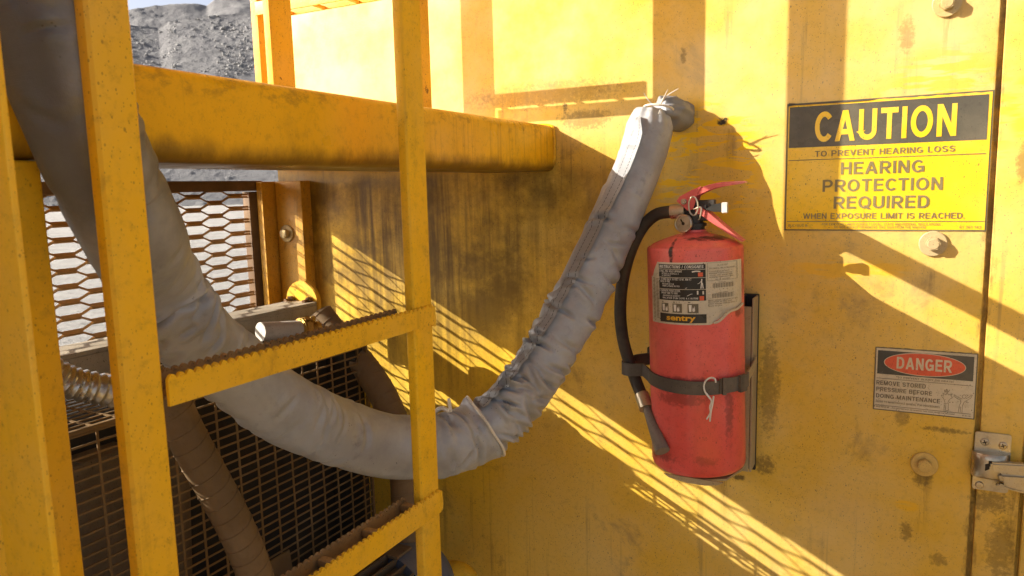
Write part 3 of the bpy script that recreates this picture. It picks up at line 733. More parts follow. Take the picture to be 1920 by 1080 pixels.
# carry lever above, squeeze handle below : U-channel pressings
def bent(bm, pts, w0, w1, th, T):
    """sheet-metal arm: path in local xz with side flanges"""
    path = catmull([Vector((x, 0, z)) for x, z in pts], .004); L = len(path) - 1
    b = bmesh.new(); rows = []
    for i, p in enumerate(path):
        t = (path[min(L, i + 1)] - path[max(0, i - 1)]).normalized(); nn = Vector((-t.z, 0, t.x))
        u = i / L; hw = (w0 + (w1 - w0) * u) / 2; fl = .012 * (1 - u) ** .7 + .002
        sec = [(-hw, -fl), (-hw, -.001), (-hw + .0012, 0), (0, .0008), (hw - .0012, 0), (hw, -.001), (hw, -fl), (hw - th, -fl), (hw - th, -th), (-hw + th, -th), (-hw + th, -fl)]
        rows.append([b.verts.new(p + Vector((0, y, 0)) + nn * h) for y, h in sec])
    k = len(rows[0])
    for a, c in zip(rows, rows[1:]):
        for i in range(k): b.faces.new((a[i], a[(i + 1) % k], c[(i + 1) % k], c[i]))
    b.faces.new(rows[0][::-1]); b.faces.new(rows[-1])
    bmesh.ops.recalc_face_normals(b, faces=b.faces[:]); join(bm, b, T)
I4 = Matrix.Identity(4)
bm = NB(); bent(bm, [(-.024, .505), (-.005, .5135), (.010, .5205), (.028, .5265), (.050, .530), (.073, .5305), (.094, .5300)], .036, .024, .003, I4)
prism(bm, [(-.028, .500), (-.022, .508), (.000, .519), (.018, .5255), (.010, .513), (.006, .494), (.002, .484), (-.008, .482), (-.016, .490)], .002, at(0, -.0155, 0) @ YFACE)
prism(bm, [(-.028, .500), (-.022, .508), (.000, .519), (.018, .5255), (.010, .513), (.006, .494), (.002, .484), (-.008, .482), (-.016, .490)], .002, at(0, .0175, 0) @ YFACE)
obj('squeeze_lever', bm, 'redlever', ext, True)
bm = NB(); bent(bm, [(.008, .489), (.020, .486), (.035, .473), (.055, .455), (.073, .439), (.090, .425)], .034, .028, .003, I4)
obj('carry_handle', bm, 'redlever', ext, True)
bm = NB(); lathe(bm, [(.0055, 0), (.0055, .002), (.004, .0035)], 20, at(-.014, -.0178, .4985) @ YFACE); obj('rivet', bm, 'steel', ext, True)
bm = NB()
tube(bm, [(.004 + .0085 * math.cos(a), -.021 - .001 * math.sin(a), .490 + .017 * math.sin(a)) for a in [k * math.pi / 8 for k in range(17)]], .0015, 8, .003)
tube(bm, [(.004, -.021, .484), (.018, -.021, .487), (.016, -.021, .470), (.013, -.02, .465)], .0014, 8, .003)
obj('pull_pin', bm, 'steel', ext, True)
bm = NB(); prism(bm, [(.016, .487), (.026, .484), (.040, .492), (.055, .4935), (.055, .477), (.040, .478), (.026, .482)], .006, at(0, -.012, 0) @ YFACE, .001); tag_ = obj('safety_tag', bm, 'bracket', ext, True)
bm = NB(); prism(bm, rr(.054, .0645, .4755, .4945, .002), .007, at(0, -.0125, 0) @ YFACE, .001); obj('tag_end', bm, 'white', tag_, True)
# hose
def loc(px, py, s): return ext_inv @ PY(px, py, s)
ext_m = Matrix.Translation(EX) @ Matrix.Rotation(R(-1.5), 4, 'Y'); ext_inv = ext_m.inverted()
hp = [loc(1285, 395, .125), loc(1258, 397, .125), loc(1226, 405, .125), loc(1196, 440, .125), loc(1172, 505, .125), loc(1163, 575, .125), loc(1169, 640, .125), loc(1189, 705, .128), loc(1206, 748, .146)]
bm = NB(); tube(bm, hp, .0118, 16, .008); hz = obj('hose', bm, 'rubber', ext, True); nz_end = loc(1242, 846, .212)
bm = NB(); tube(bm, [hp[0], hp[1]], .0138, 20, .01); obj('ferrule', bm, 'steel', hz, True)
dn = (nz_end - hp[-1]).normalized()
bm = NB(); tube(bm, [hp[-1] - dn * .010, hp[-1] + dn * .022], .0142, 20, .01); obj('ferrule', bm, 'steel', hz, True)
bm = NB(); tube(bm, [hp[-1] + dn * .018, nz_end], lambda u: .0072 + .0068 * u, 20, .01); obj('nozzle', bm, 'nozzle', ext, True)
# label wrapped round the cylinder; x in degrees from the front, z in metres
def wrap(d): return lambda th, z: Vector(((ER + d) * math.sin(R(th)), -(ER + d) * math.cos(R(th)), z))
ZB = .531
def lz(yz): return -.138 - (yz - 236) * .0001864 + ZB
def lt_(xz):
    px = xz / 4.91 + 1140; q = max(-.985, min(.985, (px - 1287.0) / 90.0)); return math.degrees(math.asin(q))
def wl_(d): f = wrap(d); return lambda xz, yz: f(lt_(xz), lz(yz))
bm = NB()
xs = [395, 410, 430, 470, 488] + list(range(520, 1160, 20)) + [1158]
cols = []
for i, x in enumerate(xs):
    top = 236 + 3 * mn.noise(Vector((x * .05, 0, 0))); bot = 835
    if x < 470: top = 236 + (470 - x) * 2.0 if x > 410 else 380
    if x > 940: bot = 835 - (x - 940) * .72 - 10 * mn.noise(Vector((x * .04, 5, 0)))
    cols.append([bm.verts.new(wl_(.0006)(x, top + (bot - top) * j / 24)) for j in range(25)])
for a, c in zip(cols, cols[1:]):
    for j in range(24): bm.faces.new((a[j], c[j], c[j + 1], a[j + 1]))
lab = obj('label', bm, 'labelwhite', ext, True, ang=60)
bm = NB()
for x0, x1, y0, y1 in ((487, 912, 254, 299), (487, 912, 304, 378), (487, 912, 383, 490), (487, 912, 495, 600), (492, 914, 730, 816)): quad(bm, x0, x1, y0, y1, wl_(.0010), 24, 3)
obj('panel', bm, 'labelblack', lab, True, ang=60)
def ltx(s, x0, x1, y0, y1, m, bold=.02, d=.0014, cap=True, shear=0.):
    bm = NB(); text(bm, s, x0, x1, y1, y0, wl_(d), bold, shear, cap); obj('lettering', bm, m, lab, True, flat=True)
ltx('INSTRUCTIONS / CONSIGNES', 495, 893, 262, 291, 'white', .04, shear=.15)
for s, x0, x1, y0, y1 in (('1. PULL PIN. HOLD UPRIGHT', 490, 715, 310, 330), ('RETIRER LA GOUPILLE. A', 520, 685, 336, 350), ('LA VERTICALE', 520, 608, 354, 368),
                          ('2. STAND BACK 10 FEET (3 m). AIM AT', 490, 795, 386, 406), ('BASE OF FIRE.', 505, 603, 410, 428), ('RECULER DE 3 m.', 523, 640, 436, 450), ('VISER LA BASE DU FEU', 523, 690, 455, 470),
                          ('3. DEPRESS PUSH LEVER,', 490, 697, 499, 517), ('SWEEP SIDE TO SIDE.', 510, 675, 522, 540), ('ABAISSER LE LEVIER ET', 525, 695, 549, 563), ('BALAYER D\'UN COTE A L\'AUTRE', 525, 850, 570, 586)):
    ltx(s, x0, x1, y0, y1, 'white', .025)
bm = NB(); logo_text(bm, 'sentry', 560, 825, 812, 746, wl_(.0014), .03); obj('lettering', bm, 'labelyellow', lab, True, flat=True)
bm = NB()
for x0, x1 in ((510, 580), (620, 708), (757, 850)): quad(bm, x0, x1, 630, 718, wl_(.0010), 6, 3)
for k in range(3): quad(bm, (513, 625, 762)[k], (530, 645, 782)[k], 612, 622, wl_(.0010), 2, 1)
obj('picture_panel', bm, 'labelink', lab, True, flat=True)
bm = NB()
for k in range(24):                                        # bar codes
    quad(bm, 965 + k * 6.2, 965 + k * 6.2 + (1.6, 3.4, 2.4)[k * 7 % 3], 440, 484, wl_(.0010), 1, 1)
obj('bar_code', bm, 'labelink', lab, True, flat=True)
bm = NB()
for k in range(24): quad(bm, 960 + k * 6.4, 960 + k * 6.4 + (3.4, 1.8, 2.6)[k * 5 % 3], 538, 580, wl_(.0010), 1, 1)
obj('bar_code', bm, 'labelink', lab, True, flat=True)
bm = NB()
f = wl_(.0014)
for ox in (0, 112, 248):
    for L in ([(520, 640), (545, 640), (542, 705), (523, 705), (520, 640)], [(550, 690), (556, 660), (563, 680), (570, 650), (574, 700), (555, 708), (550, 690)]):
        pts = [(x + ox, y) for x, y in L]; bm.faces.new([bm.verts.new(f(*p)) for p in pts[:-1]])
stroke(bm, [(880, 392), (878, 430), (872, 484)], 9, f); stroke(bm, [(884, 430), (890, 484)], 8, f); stroke(bm, [(880, 405), (862, 432), (740, 482)], 4, f)
stroke(bm, [(800, 325), (835, 318), (870, 322)], 12, f); stroke(bm, [(845, 505), (845, 540)], 12, f); stroke(bm, [(890, 508), (890, 540)], 12, f)
stroke(bm, [(755, 555), (790, 535), (950, 533)], 4, f)
obj('pictogram', bm, 'white', lab, True, flat=True)
bm = NB(); quad(bm, 850, 890, 332, 370, f, 2, 2); obj('red_symbol', bm, 'signred', lab, True, flat=True)
bm = NB(); quad(bm, 860, 896, 556, 598, f, 2, 2); obj('red_symbol', bm, 'signred', lab, True, flat=True)
bm = NB()
for x0, x1, y0, y1 in ((925, 1135, 244, 246), (925, 1135, 412, 414), (925, 927, 244, 414), (1133, 1135, 244, 414)): quad(bm, x0, x1, y0, y1, wl_(.0010), 8, 1)
obj('frame_line', bm, 'labelink', lab, True, flat=True)
for s, x0, x1, y0, y1 in (('UL LISTED', 1000, 1072, 262, 276), ('DRY CHEMICAL FIRE EXTINGUISHER', 940, 1122, 292, 304), ('CLASSIFICATION 4A 80B C', 940, 1085, 322, 332), ('MARINE TYPE USCG', 940, 1100, 340, 350),
                          ('TESTED AND APPROVED', 940, 1105, 358, 368), ('MINIMUM TEMPERATURE', 940, 1110, 376, 386), ('No. Z 321777', 985, 1090, 398, 408), ('MODEL NO', 1010, 1060, 428, 436), ('* * *', 1010, 1075, 494, 508),
                          ('SERIAL NUMBER', 1005, 1075, 526, 534), ('INSPECT MONTHLY OR MORE OFTEN', 930, 1135, 596, 606), ('RECHARGE AFTER USE', 930, 1100, 612, 622), ('KEEP FROM FREEZING', 930, 1120, 630, 640), ('MADE IN USA', 930, 1030, 650, 660)):
    ltx(s, x0, x1, y0, y1, 'labelink', .01, .0012)
bm = NB()
for k in range(30):
    y = 395 + k * 13.2; quad(bm, 418 + 4 * math.sin(k * 2.1), 440 + 3 * math.sin(k * 1.3), y, y + 5, wl_(.0010), 2, 1); quad(bm, 452, 482 - 5 * abs(math.sin(k * 1.7)), y + 2, y + 7, wl_(.0010), 2, 1)
obj('side_print', bm, 'labelink', lab, True, flat=True)
bm = NB(); cpath = [wl_(.003 + .004 * math.sin(u * 3.1))(965 + 190 * u, 815 - 150 * u + 14 * math.sin(u * 9)) for u in [k / 14 for k in range(15)]]
tube(bm, cpath, .0022, 8, .004); obj('curled_edge', bm, 'labelwhite', lab, True)

# bracket on the wall holding it
br = thing('wall_bracket', 'black steel bracket with a strap and cotter pin round the red extinguisher', 'bracket', (-.33, 1.49, -.58))
bm = NB(); box(bm, -.395, -.236, 1.4885, 1.4985, -.575, -.218, .001); box(bm, -.262, -.258, 1.452, 1.489, -.56, -.218, .001)
obj('back_plate', bm, 'bracket', br)
bm = NB(); box(bm, -.240, -.2365, 1.440, 1.4882, -.562, -.219, .001); box(bm, -.2575, -.241, 1.440, 1.443, -.562, -.235, .001); obj('side_flange', bm, 'bracketlip', br)
bm = NB(); box(bm, -.452, -.428, 1.462, 1.4985, -.366, -.335, .001); box(bm, -.43, -.40, 1.44, 1.447, -.375, -.345, .001); obj('hook_tab', bm, 'bracket', br)
bm = NB()
shelf = [(-.408, .03), (-.403, .004), (-.380, -.040), (-.34, -.060), (-.30, -.060), (-.262, -.042), (-.245, .02), (-.245, .118), (-.408, .118)]
prism(bm, [(x, 1.345 + y + .03) for x, y in shelf], -.004, at(0, 0, -.540))
prism(bm, [(-.372, 0), (-.262, 0), (-.272, -.006), (-.295, -.011), (-.33, -.011), (-.362, -.006)], .003, at(0, 1.310, -.538) @ YFACE)
obj('foot_shelf', bm, 'bracketlip', br)
# strap: loops round the hose, crosses the front, ends in a buckle
zc = lambda x: -.357 - .000 * x
exc = Vector((-.3285, 1.38, 0))
pts = []
hc = PY(1189, 705, .125)
for p in ((-.440, 1.462), (-.466, 1.43), (-.4735, 1.392), (-.470, 1.364), (-.456, 1.354), (-.443, 1.358), (-.430, 1.364), (-.421, 1.3535)): pts.append((p[0], p[1], -.357))
for a in range(-64, 76, 8): pts.append((exc.x + .0905 * math.sin(R(a)), exc.y - .0905 * math.cos(R(a)), -.357 - .006 * math.cos(R(a))))
path = catmull(pts, .006)
nrm = []
for i, p in enumerate(path):
    t = (path[min(len(path) - 1, i + 1)] - path[max(0, i - 1)]).normalized(); nrm.append(Vector((0, 0, 1)).cross(t).normalized() * -1)
bm = NB(); ribbon(bm, path, nrm, .0245, .0032); strap = obj('strap', bm, 'strap', br, ang=50)
bm = NB()
pp = [Vector((exc.x + .0925 * math.sin(R(a)), exc.y - .0925 * math.cos(R(a)), -.3585)) for a in range(38, 92, 6)]
nn = [Vector((math.sin(R(a)), -math.cos(R(a)), 0)) for a in range(38, 92, 6)]
ribbon(bm, pp, nn, .0265, .0045)
pp2 = [Vector((exc.x + .096 * math.sin(R(a)), exc.y - .096 * math.cos(R(a)), -.3585)) for a in (40, 44)]
ribbon(bm, pp2, nn[:2], .031, .005)
pp2 = [Vector((exc.x + .096 * math.sin(R(a)), exc.y - .096 * math.cos(R(a)), -.3585)) for a in (62, 66, 70, 74)]
ribbon(bm, pp2, [Vector((math.sin(R(a)), -math.cos(R(a)), 0)) for a in (62, 66, 70, 74)], .031, .006)
obj('buckle', bm, 'strap', strap, ang=50)
bm = NB()
a0 = PY(1395, 708, .10); a1 = PY(1418, 690, .055)
q = [Vector((-.2365, 1.385, -.356)), Vector((-.2350, 1.410, -.352)), Vector((-.2340, 1.440, -.345)), Vector((-.2335, 1.455, -.338))]
ribbon(bm, q, [Vector((1, 0, 0))] * 4, .019, .002); obj('strap_tail', bm, 'bracketlip', strap)
bm = NB()
def sp(px, py, off=.006):
    return PY(px, py, .2075 + off)
tube(bm, [sp(1332, 748), sp(1322, 735), sp(1320, 722), sp(1325, 712), sp(1334, 708), sp(1341, 711), sp(1342, 717)], .0016, 8, .003)
tube(bm, [sp(1322, 735), sp(1330, 745), sp(1334, 752), sp(1331, 764), sp(1332, 774), sp(1325, 786)], .0015, 8, .003)
tube(bm, [sp(1338, 743), sp(1336, 758), sp(1333, 772), sp(1331, 790)], .0015, 8, .003)
obj('cotter_pin', bm, 'white', strap)

# =================================================================== SLEEVED HOSE
sl = thing('sleeved_hose', 'thick hose in a stitched silver grey fabric sleeve sagging from the wall', 'hose', (-.7, 1.0, -.44))
ctr = [(1222, 206, 1.436), (1213, 262, 1.425), (1190, 330, 1.400), (1152, 415, 1.352), (1110, 510, 1.298), (1062, 605, 1.234), (1005, 700, 1.162), (950, 768, 1.105),
       (890, 812, 1.055), (835, 832, 1.0), (775, 838, .955), (710, 833, .905), (620, 804, .825), (530, 764, .735), (439, 692, .665), (373, 640, .61), (322, 575, .565), (286, 515, .53),
       (250, 440, -.650), (214, 363, -.640), (176, 282, -.632), (136, 180, -.630), (100, 70, -.630), (62, -60, -.632), (15, -230, -.64)]
CP = [PYY(*c) if len(c) == 3 and c[2] > 0 else PX(*c) for c in ctr]
path = catmull(CP, .0026)
L = [0.]
for a, b_ in zip(path, path[1:]): L.append(L[-1] + (b_ - a).length)
def s_of(px_target):
    best = min(range(len(path)), key=lambda i: (path[i] - px_target).length); return best
i_ring = s_of(PYY(908, 805, 1.07))
def sframe(i):
    t = (path[min(len(path) - 1, i + 1)] - path[max(0, i - 1)]).normalized()
    c = -path[i]; c = (c - t * c.dot(t)).normalized()
    return t, c, t.cross(c).normalized()          # c faces the viewer's side, third axis is across
def fold(s, ph, lower):
    """wrinkle height at arclength s, angle ph"""
    v = Vector((math.cos(ph), math.sin(ph), 0))
    d = .0030 * mn.noise(Vector((s * 9, v.x * .9, v.y * .9 + 4))) + .0016 * mn.noise(Vector((s * 26, v.x * 2, v.y * 2 + 9)))
    return d
sB = L[i_ring]
marks = [(L[s_of(PYY(px, py, y))], w_, a_) for px, py, y, w_, a_ in
         ((1130, 470, 1.325, .05, .0046), (1062, 605, 1.24, .06, .0080), (1000, 705, 1.16, .06, .0100), (945, 775, 1.10, .05, .0100), (835, 832, 1.0, .05, .0075), (620, 804, .825, .08, .0040),
          (500, 745, .71, .06, .0034), (373, 640, .61, .04, .0045), (310, 555, .55, .03, .0090), (345, 605, .585, .03, .0030), (150, 210, .41, .09, .0026), (104, 90, .395, .08, .0024))]
rf = random.Random(21)
FOLDS = []
for sm, w_, a_ in marks:
    for _ in range(int(5 + a_ * 900)):
        FOLDS.append((sm + rf.uniform(-1.2, 1.2) * w_, rf.uniform(-1.7, 1.7), rf.uniform(.35, 1.0), rf.choice((-1, 1, 1)) * rf.uniform(.004, .024), a_ * rf.uniform(.35, .95), rf.uniform(.0026, .0060)))
for _ in range(34):                                      # slack folds anywhere along the length
    FOLDS.append((rf.uniform(.05, L[-1]), rf.uniform(-1.7, 1.7), rf.uniform(.3, .8), rf.uniform(-.03, .03), rf.uniform(.0008, .0020), rf.uniform(.004, .009)))
FOLDS.sort()
def wrinkle(s, ph):
    """soft slack of the cloth plus single creases: a narrow valley with a puffed lip beside it"""
    v = Vector((math.cos(ph), math.sin(ph), 0))
    d = .0028 * mn.noise(Vector((s * 9, v.x * .9, v.y * .9 + 4))) + .0007 * mn.noise(Vector((s * 30, v.x * 2, v.y * 2 + 9)))
    p_ = (ph + math.pi) % (2 * math.pi) - math.pi
    for s0, p0, hl, sl_, dp, wd in FOLDS:
        if abs(s - s0) > .075: continue
        dq = p_ - p0
        if abs(dq) > hl: continue
        win = (1 - (dq / hl) ** 2) ** 1.2
        x = s - s0 - sl_ * dq - .004 * math.sin(dq * 3 + s0 * 90)
        if abs(x) > wd * 6: continue
        d += dp * win * (-1.25 * math.exp(-(x / wd) ** 2) + .75 * math.exp(-((x - 2.1 * wd) / (1.5 * wd)) ** 2) + .35 * math.exp(-((x + 2.4 * wd) / (1.7 * wd)) ** 2))
    return d
def rad(i):
    s = L[i]
    if i <= i_ring:
        u = s / sB
        r = .0440 + .0035 * math.sin(u * math.pi) ** 2 + .0025 * u
        r *= .58 + .42 * min(1, (s / .030)) ** .55               # gathered by the drawstring at the wall end
        return r
    u = (s - sB) / (L[-1] - sB)
    return .0505 - .0072 * min(1, u * 1.5)
def sleeve(name, i0, i1, seg=104, grow=0.):
    bm = NB(); uvl = bm.loops.layers.uv.new('UVMap'); rings = []
    for i in range(i0, i1 + 1):
        t, c, x = sframe(i); ring = []
        for k in range(seg):
            ph = 2 * math.pi * k / seg
            r = rad(i) + grow + wrinkle(L[i], ph)
            if i <= i_ring and L[i] < .06: r += .0022 * math.cos(11 * ph) * (1 - L[i] / .06)
            if abs(L[i] - sB) < .03: r += .0014 * math.cos(9 * ph + 1) * (1 - abs(L[i] - sB) / .03)
            if grow: r += .0055 * math.exp(-((L[i] - L[i0]) / .011) ** 2) * (1 + .35 * math.sin(5 * ph + .6))
            ring.append(bm.verts.new(path[i] + (c * math.cos(ph) + x * math.sin(ph)) * r))
        rings.append(ring)
    for j, (a, b_) in enumerate(zip(rings, rings[1:])):
        for k in range(seg):
            f = bm.faces.new((a[k], a[(k + 1) % seg], b_[(k + 1) % seg], b_[k]))
            uu = ((L[i0 + j], k), (L[i0 + j], k + 1), (L[i0 + j + 1], k + 1), (L[i0 + j + 1], k))
            for lp, (s_, kk) in zip(f.loops, uu): lp[uvl].uv = (s_, kk / seg * .3)
    # closed, slightly puckered ends
    for ring, i, sg in ((rings[0], i0, -1), (rings[-1], i1, 1)):
        t, c, x = sframe(i); cv = bm.verts.new(path[i] + t * sg * .002)
        for k in range(seg): bm.faces.new((ring[k], ring[(k + 1) % seg], cv))
    bmesh.ops.recalc_face_normals(bm, faces=bm.faces[:])
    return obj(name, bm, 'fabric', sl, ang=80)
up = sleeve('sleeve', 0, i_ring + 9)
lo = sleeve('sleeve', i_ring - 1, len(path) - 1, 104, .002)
# seam flap with two rows of stitches on the upper sleeve
bm = NB(); uvl = bm.loops.layers.uv.new('UVMap'); rows = []
ia, ib = s_of(PYY(1218, 228, 1.43)), i_ring - 4
SGN = 1
t_, c_, x_ = sframe((ia + ib) // 2)
if x_.dot(CR) > 0: SGN = -1                     # the flap sits on the left / upper flank
for i in range(ia, ib + 1):
    u = (i - ia) / (ib - ia); t, c, x = sframe(i)
    mid = R(30 + 16 * u) * SGN; half = R(19 - 2 * u) * (.45 + .55 * min(1, u / .06))
    wav = max(0, (u - .45)) * 1.0
    mid += R(7) * wav * mn.noise(Vector((L[i] * 28, 1.3, 0)))
    row = []
    for k in range(9):
        v = k / 8; ph = mid + half * (2 * v - 1) * (1 if SGN > 0 else -1)
        lift = .0020 + .0075 * (1 - v) ** 3 + wav * .006 * (1 + 1.6 * mn.noise(Vector((L[i] * 36, v * 1.5, 2)))) * (1 - v)
        r = rad(i) + wrinkle(L[i], ph) + lift
        row.append(bm.verts.new(path[i] + (c * math.cos(ph) + x * math.sin(ph)) * r))
    rows.append((row, L[i]))
for (a, sa), (b_, sb) in zip(rows, rows[1:]):
    for k in range(8):
        f = bm.faces.new((a[k], a[k + 1], b_[k + 1], b_[k]))
        for lp, (s_, kk) in zip(f.loops, ((sa, k), (sa, k + 1), (sb, k + 1), (sb, k))): lp[uvl].uv = (s_, kk / 8)
bmesh.ops.solidify(bm, geom=bm.faces[:], thickness=.0016)
obj('seam_flap', bm, 'flap', up, ang=60)
# hem cord of the lower sleeve and its knot
bm = NB()
ring = []
for k in range(49):
    ph = 2 * math.pi * k / 48; t, c, x = sframe(i_ring)
    ring.append(path[i_ring] + (c * math.cos(ph) + x * math.sin(ph)) * (rad(i_ring + 1) + .0072 + .0019 * math.sin(5 * ph + .6) + .001 * math.cos(9 * ph)) + t * .004 * math.sin(2 * ph + 1))
tube(bm, ring, .0022, 8, .004)
k0 = PYY(845, 772, 1.0)
tube(bm, [k0, k0 + Vector((-.018, 0, .004)), k0 + Vector((-.03, -.005, -.004))], .0035, 8, .004)
tube(bm, [k0, k0 + Vector((-.003, 0, .022))], .0028, 8, .004)
obj('hem_cord', bm, 'string', lo)
# end cap into the wall
bm = NB()
cap = catmull([PYY(1236, 205, 1.437), PYY(1250, 208, 1.452), PYY(1266, 215, 1.475), PYY(1275, 219, 1.4995)], .002)
fr = frames(cap); rings = []
for i, (p, (t, nv, bn)) in enumerate(zip(cap, fr)):
    u = i / (len(cap) - 1); r = .0215 + .0095 * min(1, u * 2.2) ** .6
    ring = []
    for k in range(48):
        ph = 2 * math.pi * k / 48
        q = r + .0030 * math.cos(10 * ph + 2 * math.sin(ph * 2)) * (1 - u * .8) + .0045 * mn.noise(Vector((math.cos(ph) * 1.6, math.sin(ph) * 1.6, u * 4)))
        ring.append(bm.verts.new(p + (nv * math.cos(ph) + bn * math.sin(ph)) * q))
    rings.append(ring)
for a, b_ in zip(rings, rings[1:]):
    for k in range(48): bm.faces.new((a[k], a[(k + 1) % 48], b_[(k + 1) % 48], b_[k]))
bm.faces.new(rings[0][::-1]); bm.faces.new(rings[-1]); bmesh.ops.recalc_face_normals(bm, faces=bm.faces[:])
bm.loops.layers.uv.new('UVMap')
obj('end_cap', bm, 'capfabric', sl, ang=60)
bm = NB()
kx = PYY(1236, 203, 1.425)
t, c, x = sframe(2)
tube(bm, [PYY(1235, 203, 1.425) + (c * math.cos(a) + x * math.sin(a)) * .0275 for a in [k * math.pi / 12 for k in range(25)]], .0020, 8, .004)
for a, b_, cc in (((1238, 196), (1250, 180), (1272, 166)), ((1238, 196), (1244, 184), (1252, 168)), ((1226, 198), (1216, 188), (1207, 174)), ((1228, 208), (1234, 214), (1238, 205))):
    tube(bm, [PYY(*a, 1.41), PYY(*b_, 1.405), PYY(*cc, 1.40)], lambda u: .0016 - .0011 * u, 6, .004)
obj('drawstring', bm, 'string', sl)

# =================================================================== WALKWAY DECK
DX = -.672
dk = thing('walkway', 'raised yellow walkway edge with rounded steel lip running out from the wall', 'walkway', (-1.1, .5, .03))
bm = NB()
y0, y1 = -.9, 1.4985
# rounded hollow lip
b = bmesh.new(); r = .014
outl = rr(-.16, 0, 0, .098, r, 6)
vs = []
for yy in (y0, y1):
    vs.append([b.verts.new((DX + x, yy, .034 + z)) for x, z in outl])
k = len(outl)
for i in range(k): b.faces.new((vs[0][i], vs[0][(i + 1) % k], vs[1][(i + 1) % k], vs[1][i]))
b.faces.new(vs[0][::-1]); b.faces.new(vs[1]); bmesh.ops.recalc_face_normals(b, faces=b.faces[:]); join(bm, b)
obj('edge_beam', bm, 'deck', dk)
bm = NB(); box(bm, -1.60, DX - .162, y0, y1, .108, .128, .001); obj('deck_plate', bm, 'deck', dk)
bm = NB(); box(bm, -1.64, -1.602, y0, 1.56, .083, .132, .004); obj('outer_channel', bm, 'worn', dk)
bm = NB(); box(bm, -.742, DX - .0005, .30, .3965, -1.5, .0335, .003); obj('support_leg', bm, 'post', dk)
bm = NB(); tube(bm, [(DX - .001, 1.4955, .046), (DX + .002, 1.4955, .060), (DX + .0025, 1.4955, .09), (DX + .001, 1.4955, .118), (DX - .012, 1.4955, .132), (DX - .1, 1.4955, .1335)], .0035, 8, .006)
obj('weld_bead', bm, 'deck', dk)

# ladder standing on the deck, parallel to the wall
def flatbar(x0, x1, y0, y1, z0, z1, b=.002):
    bm = NB(); box(bm, x0, x1, y0, y1, z0, z1, b); return bm
ul = thing('upper_ladder', 'yellow ladder standing on the raised walkway at the corner of the wall', 'ladder', (-1.03, 1.25, .13))
obj('rail', flatbar(-1.272, -1.252, 1.235, 1.2745, .129, 1.9), 'worn', ul)
obj('rail', flatbar(-.846, -.828, 1.208, 1.262, .129, 1.9), 'worn', ul)
for zr in (.382, .650, .918):
    bm = NB()
    box(bm, -1.2518, -.8462, 1.228, 1.232, zr, zr + .028, .001); box(bm, -1.2518, -.8462, 1.268, 1.272, zr, zr + .028, .001)
    for k in range(4): box(bm, -1.19 + k * .09, -1.180 + k * .09, 1.2322, 1.2678, zr + .002, zr + .006)
    obj('rung', bm, 'worn', ul)
hp_ = thing('handrail_post', 'scratched yellow flat handrail post on the walkway in front of the wall ladder', 'post', (-.95, 1.0, .13))
obj('post', flatbar(-.976, -.961, .975, 1.028, .129, 1.6), 'worn', hp_)
bm = NB(); box(bm, -1.02, -.93, .965, 1.04, .1285, .135, .001); obj('foot_plate', bm, 'worn', hp_)
bm = NB(); tube(bm, [(-.9685, .974, .365), (-.9685, .6, .365), (-.9685, .0, .365), (-.9685, -.8, .365)], .021, 16, .2); obj('top_rail', bm, 'worn', hp_)

# =================================================================== NEAR LADDER
LX = -.57
lad = thing('access_ladder', 'yellow steel ladder with serrated rungs in front of the sagging sleeved hose', 'ladder', (LX, .63, -1.5))
obj('rail', flatbar(LX - .017, LX, .383, .4235, -1.5, 1.6, .007), 'post', lad)
obj('rail', flatbar(LX - .016, LX, .806, .851, -1.5, 1.6, .006), 'post', lad)
def rung(zt, h):
    ya, yb = .4238, .8058
    bm = NB()
    def bar(x, yb=yb):
        pts = [(ya, zt - h), (yb, zt - h)]
        n = int((yb - ya) / .0095)
        for k in range(n + 1):
            y = yb - (yb - ya) * k / n
            pts.append((y, zt - .0035))
            if k < n:
                st = (yb - ya) / n
                for q, hh in ((.25, .0), (.5, .0012), (.75, .0)): pts.append((y - st * q, zt + hh))
        prism(bm, pts, .0035, Matrix(((0, 0, 1, x), (1, 0, 0, 0), (0, 1, 0, 0), (0, 0, 0, 1))))
        n2 = n                                          # pressed teeth flaring sideways
        for k in range(n2):
            y = ya + (yb - ya) * (k + .5) / n2
            bmesh.ops.create_icosphere(bm, subdivisions=1, radius=.0030, matrix=at(x + .0017 + (.0012 if k % 2 else -.0012), y, zt - .0016) @ Matrix.Diagonal((1., .95, .75, 1)))
    bar(LX + .0004, .8475)
    rg = obj('rung', bm, 'yellow', lad)
    bm = NB(); bar(LX - .031); bmesh.ops.translate(bm, verts=bm.verts, vec=(0, 0, -.0015)); obj('rear_edge', bm, 'tread', rg)
    bm = NB()
    box(bm, LX - .0272, LX - .0002, ya, yb, zt - .022, zt - .019)
    for k in range(5):
        y = ya + .04 + (yb - ya - .05) * k / 4; box(bm, LX - .0270, LX - .0004, y - .006, y + .006, zt - .016, zt - .006, .003)
    obj('tread_floor', bm, 'tread', rg)
rung(-.1575, .0275); rung(-.425, .034); rung(-.692, .034)
for (y, z) in ((.8475, -.172), (.8475, -.44)):
    bm = NB(); tube(bm, [(LX + .003, y, z - .016), (LX + .0034, y + .001, z - .006), (LX + .0030, y, z + .004), (LX + .003, y, z + .012)], .0030, 8, .003)
    obj('weld_bead', bm, 'yellow', lad)

# near post at the left edge
np_ = thing('near_post', 'soft yellow flat steel post close to the viewer at the left edge', 'post', (-.56, .30, -1.5))
bm = NB(); box(bm, -.592, -.530, .2905, .2955, -1.5, .42, .0015); obj('post', bm, 'post', np_)
bm = NB(); box(bm, -.66, -.50, .24, .36, -1.5, -1.492, .001); obj('foot_plate', bm, 'post', np_)

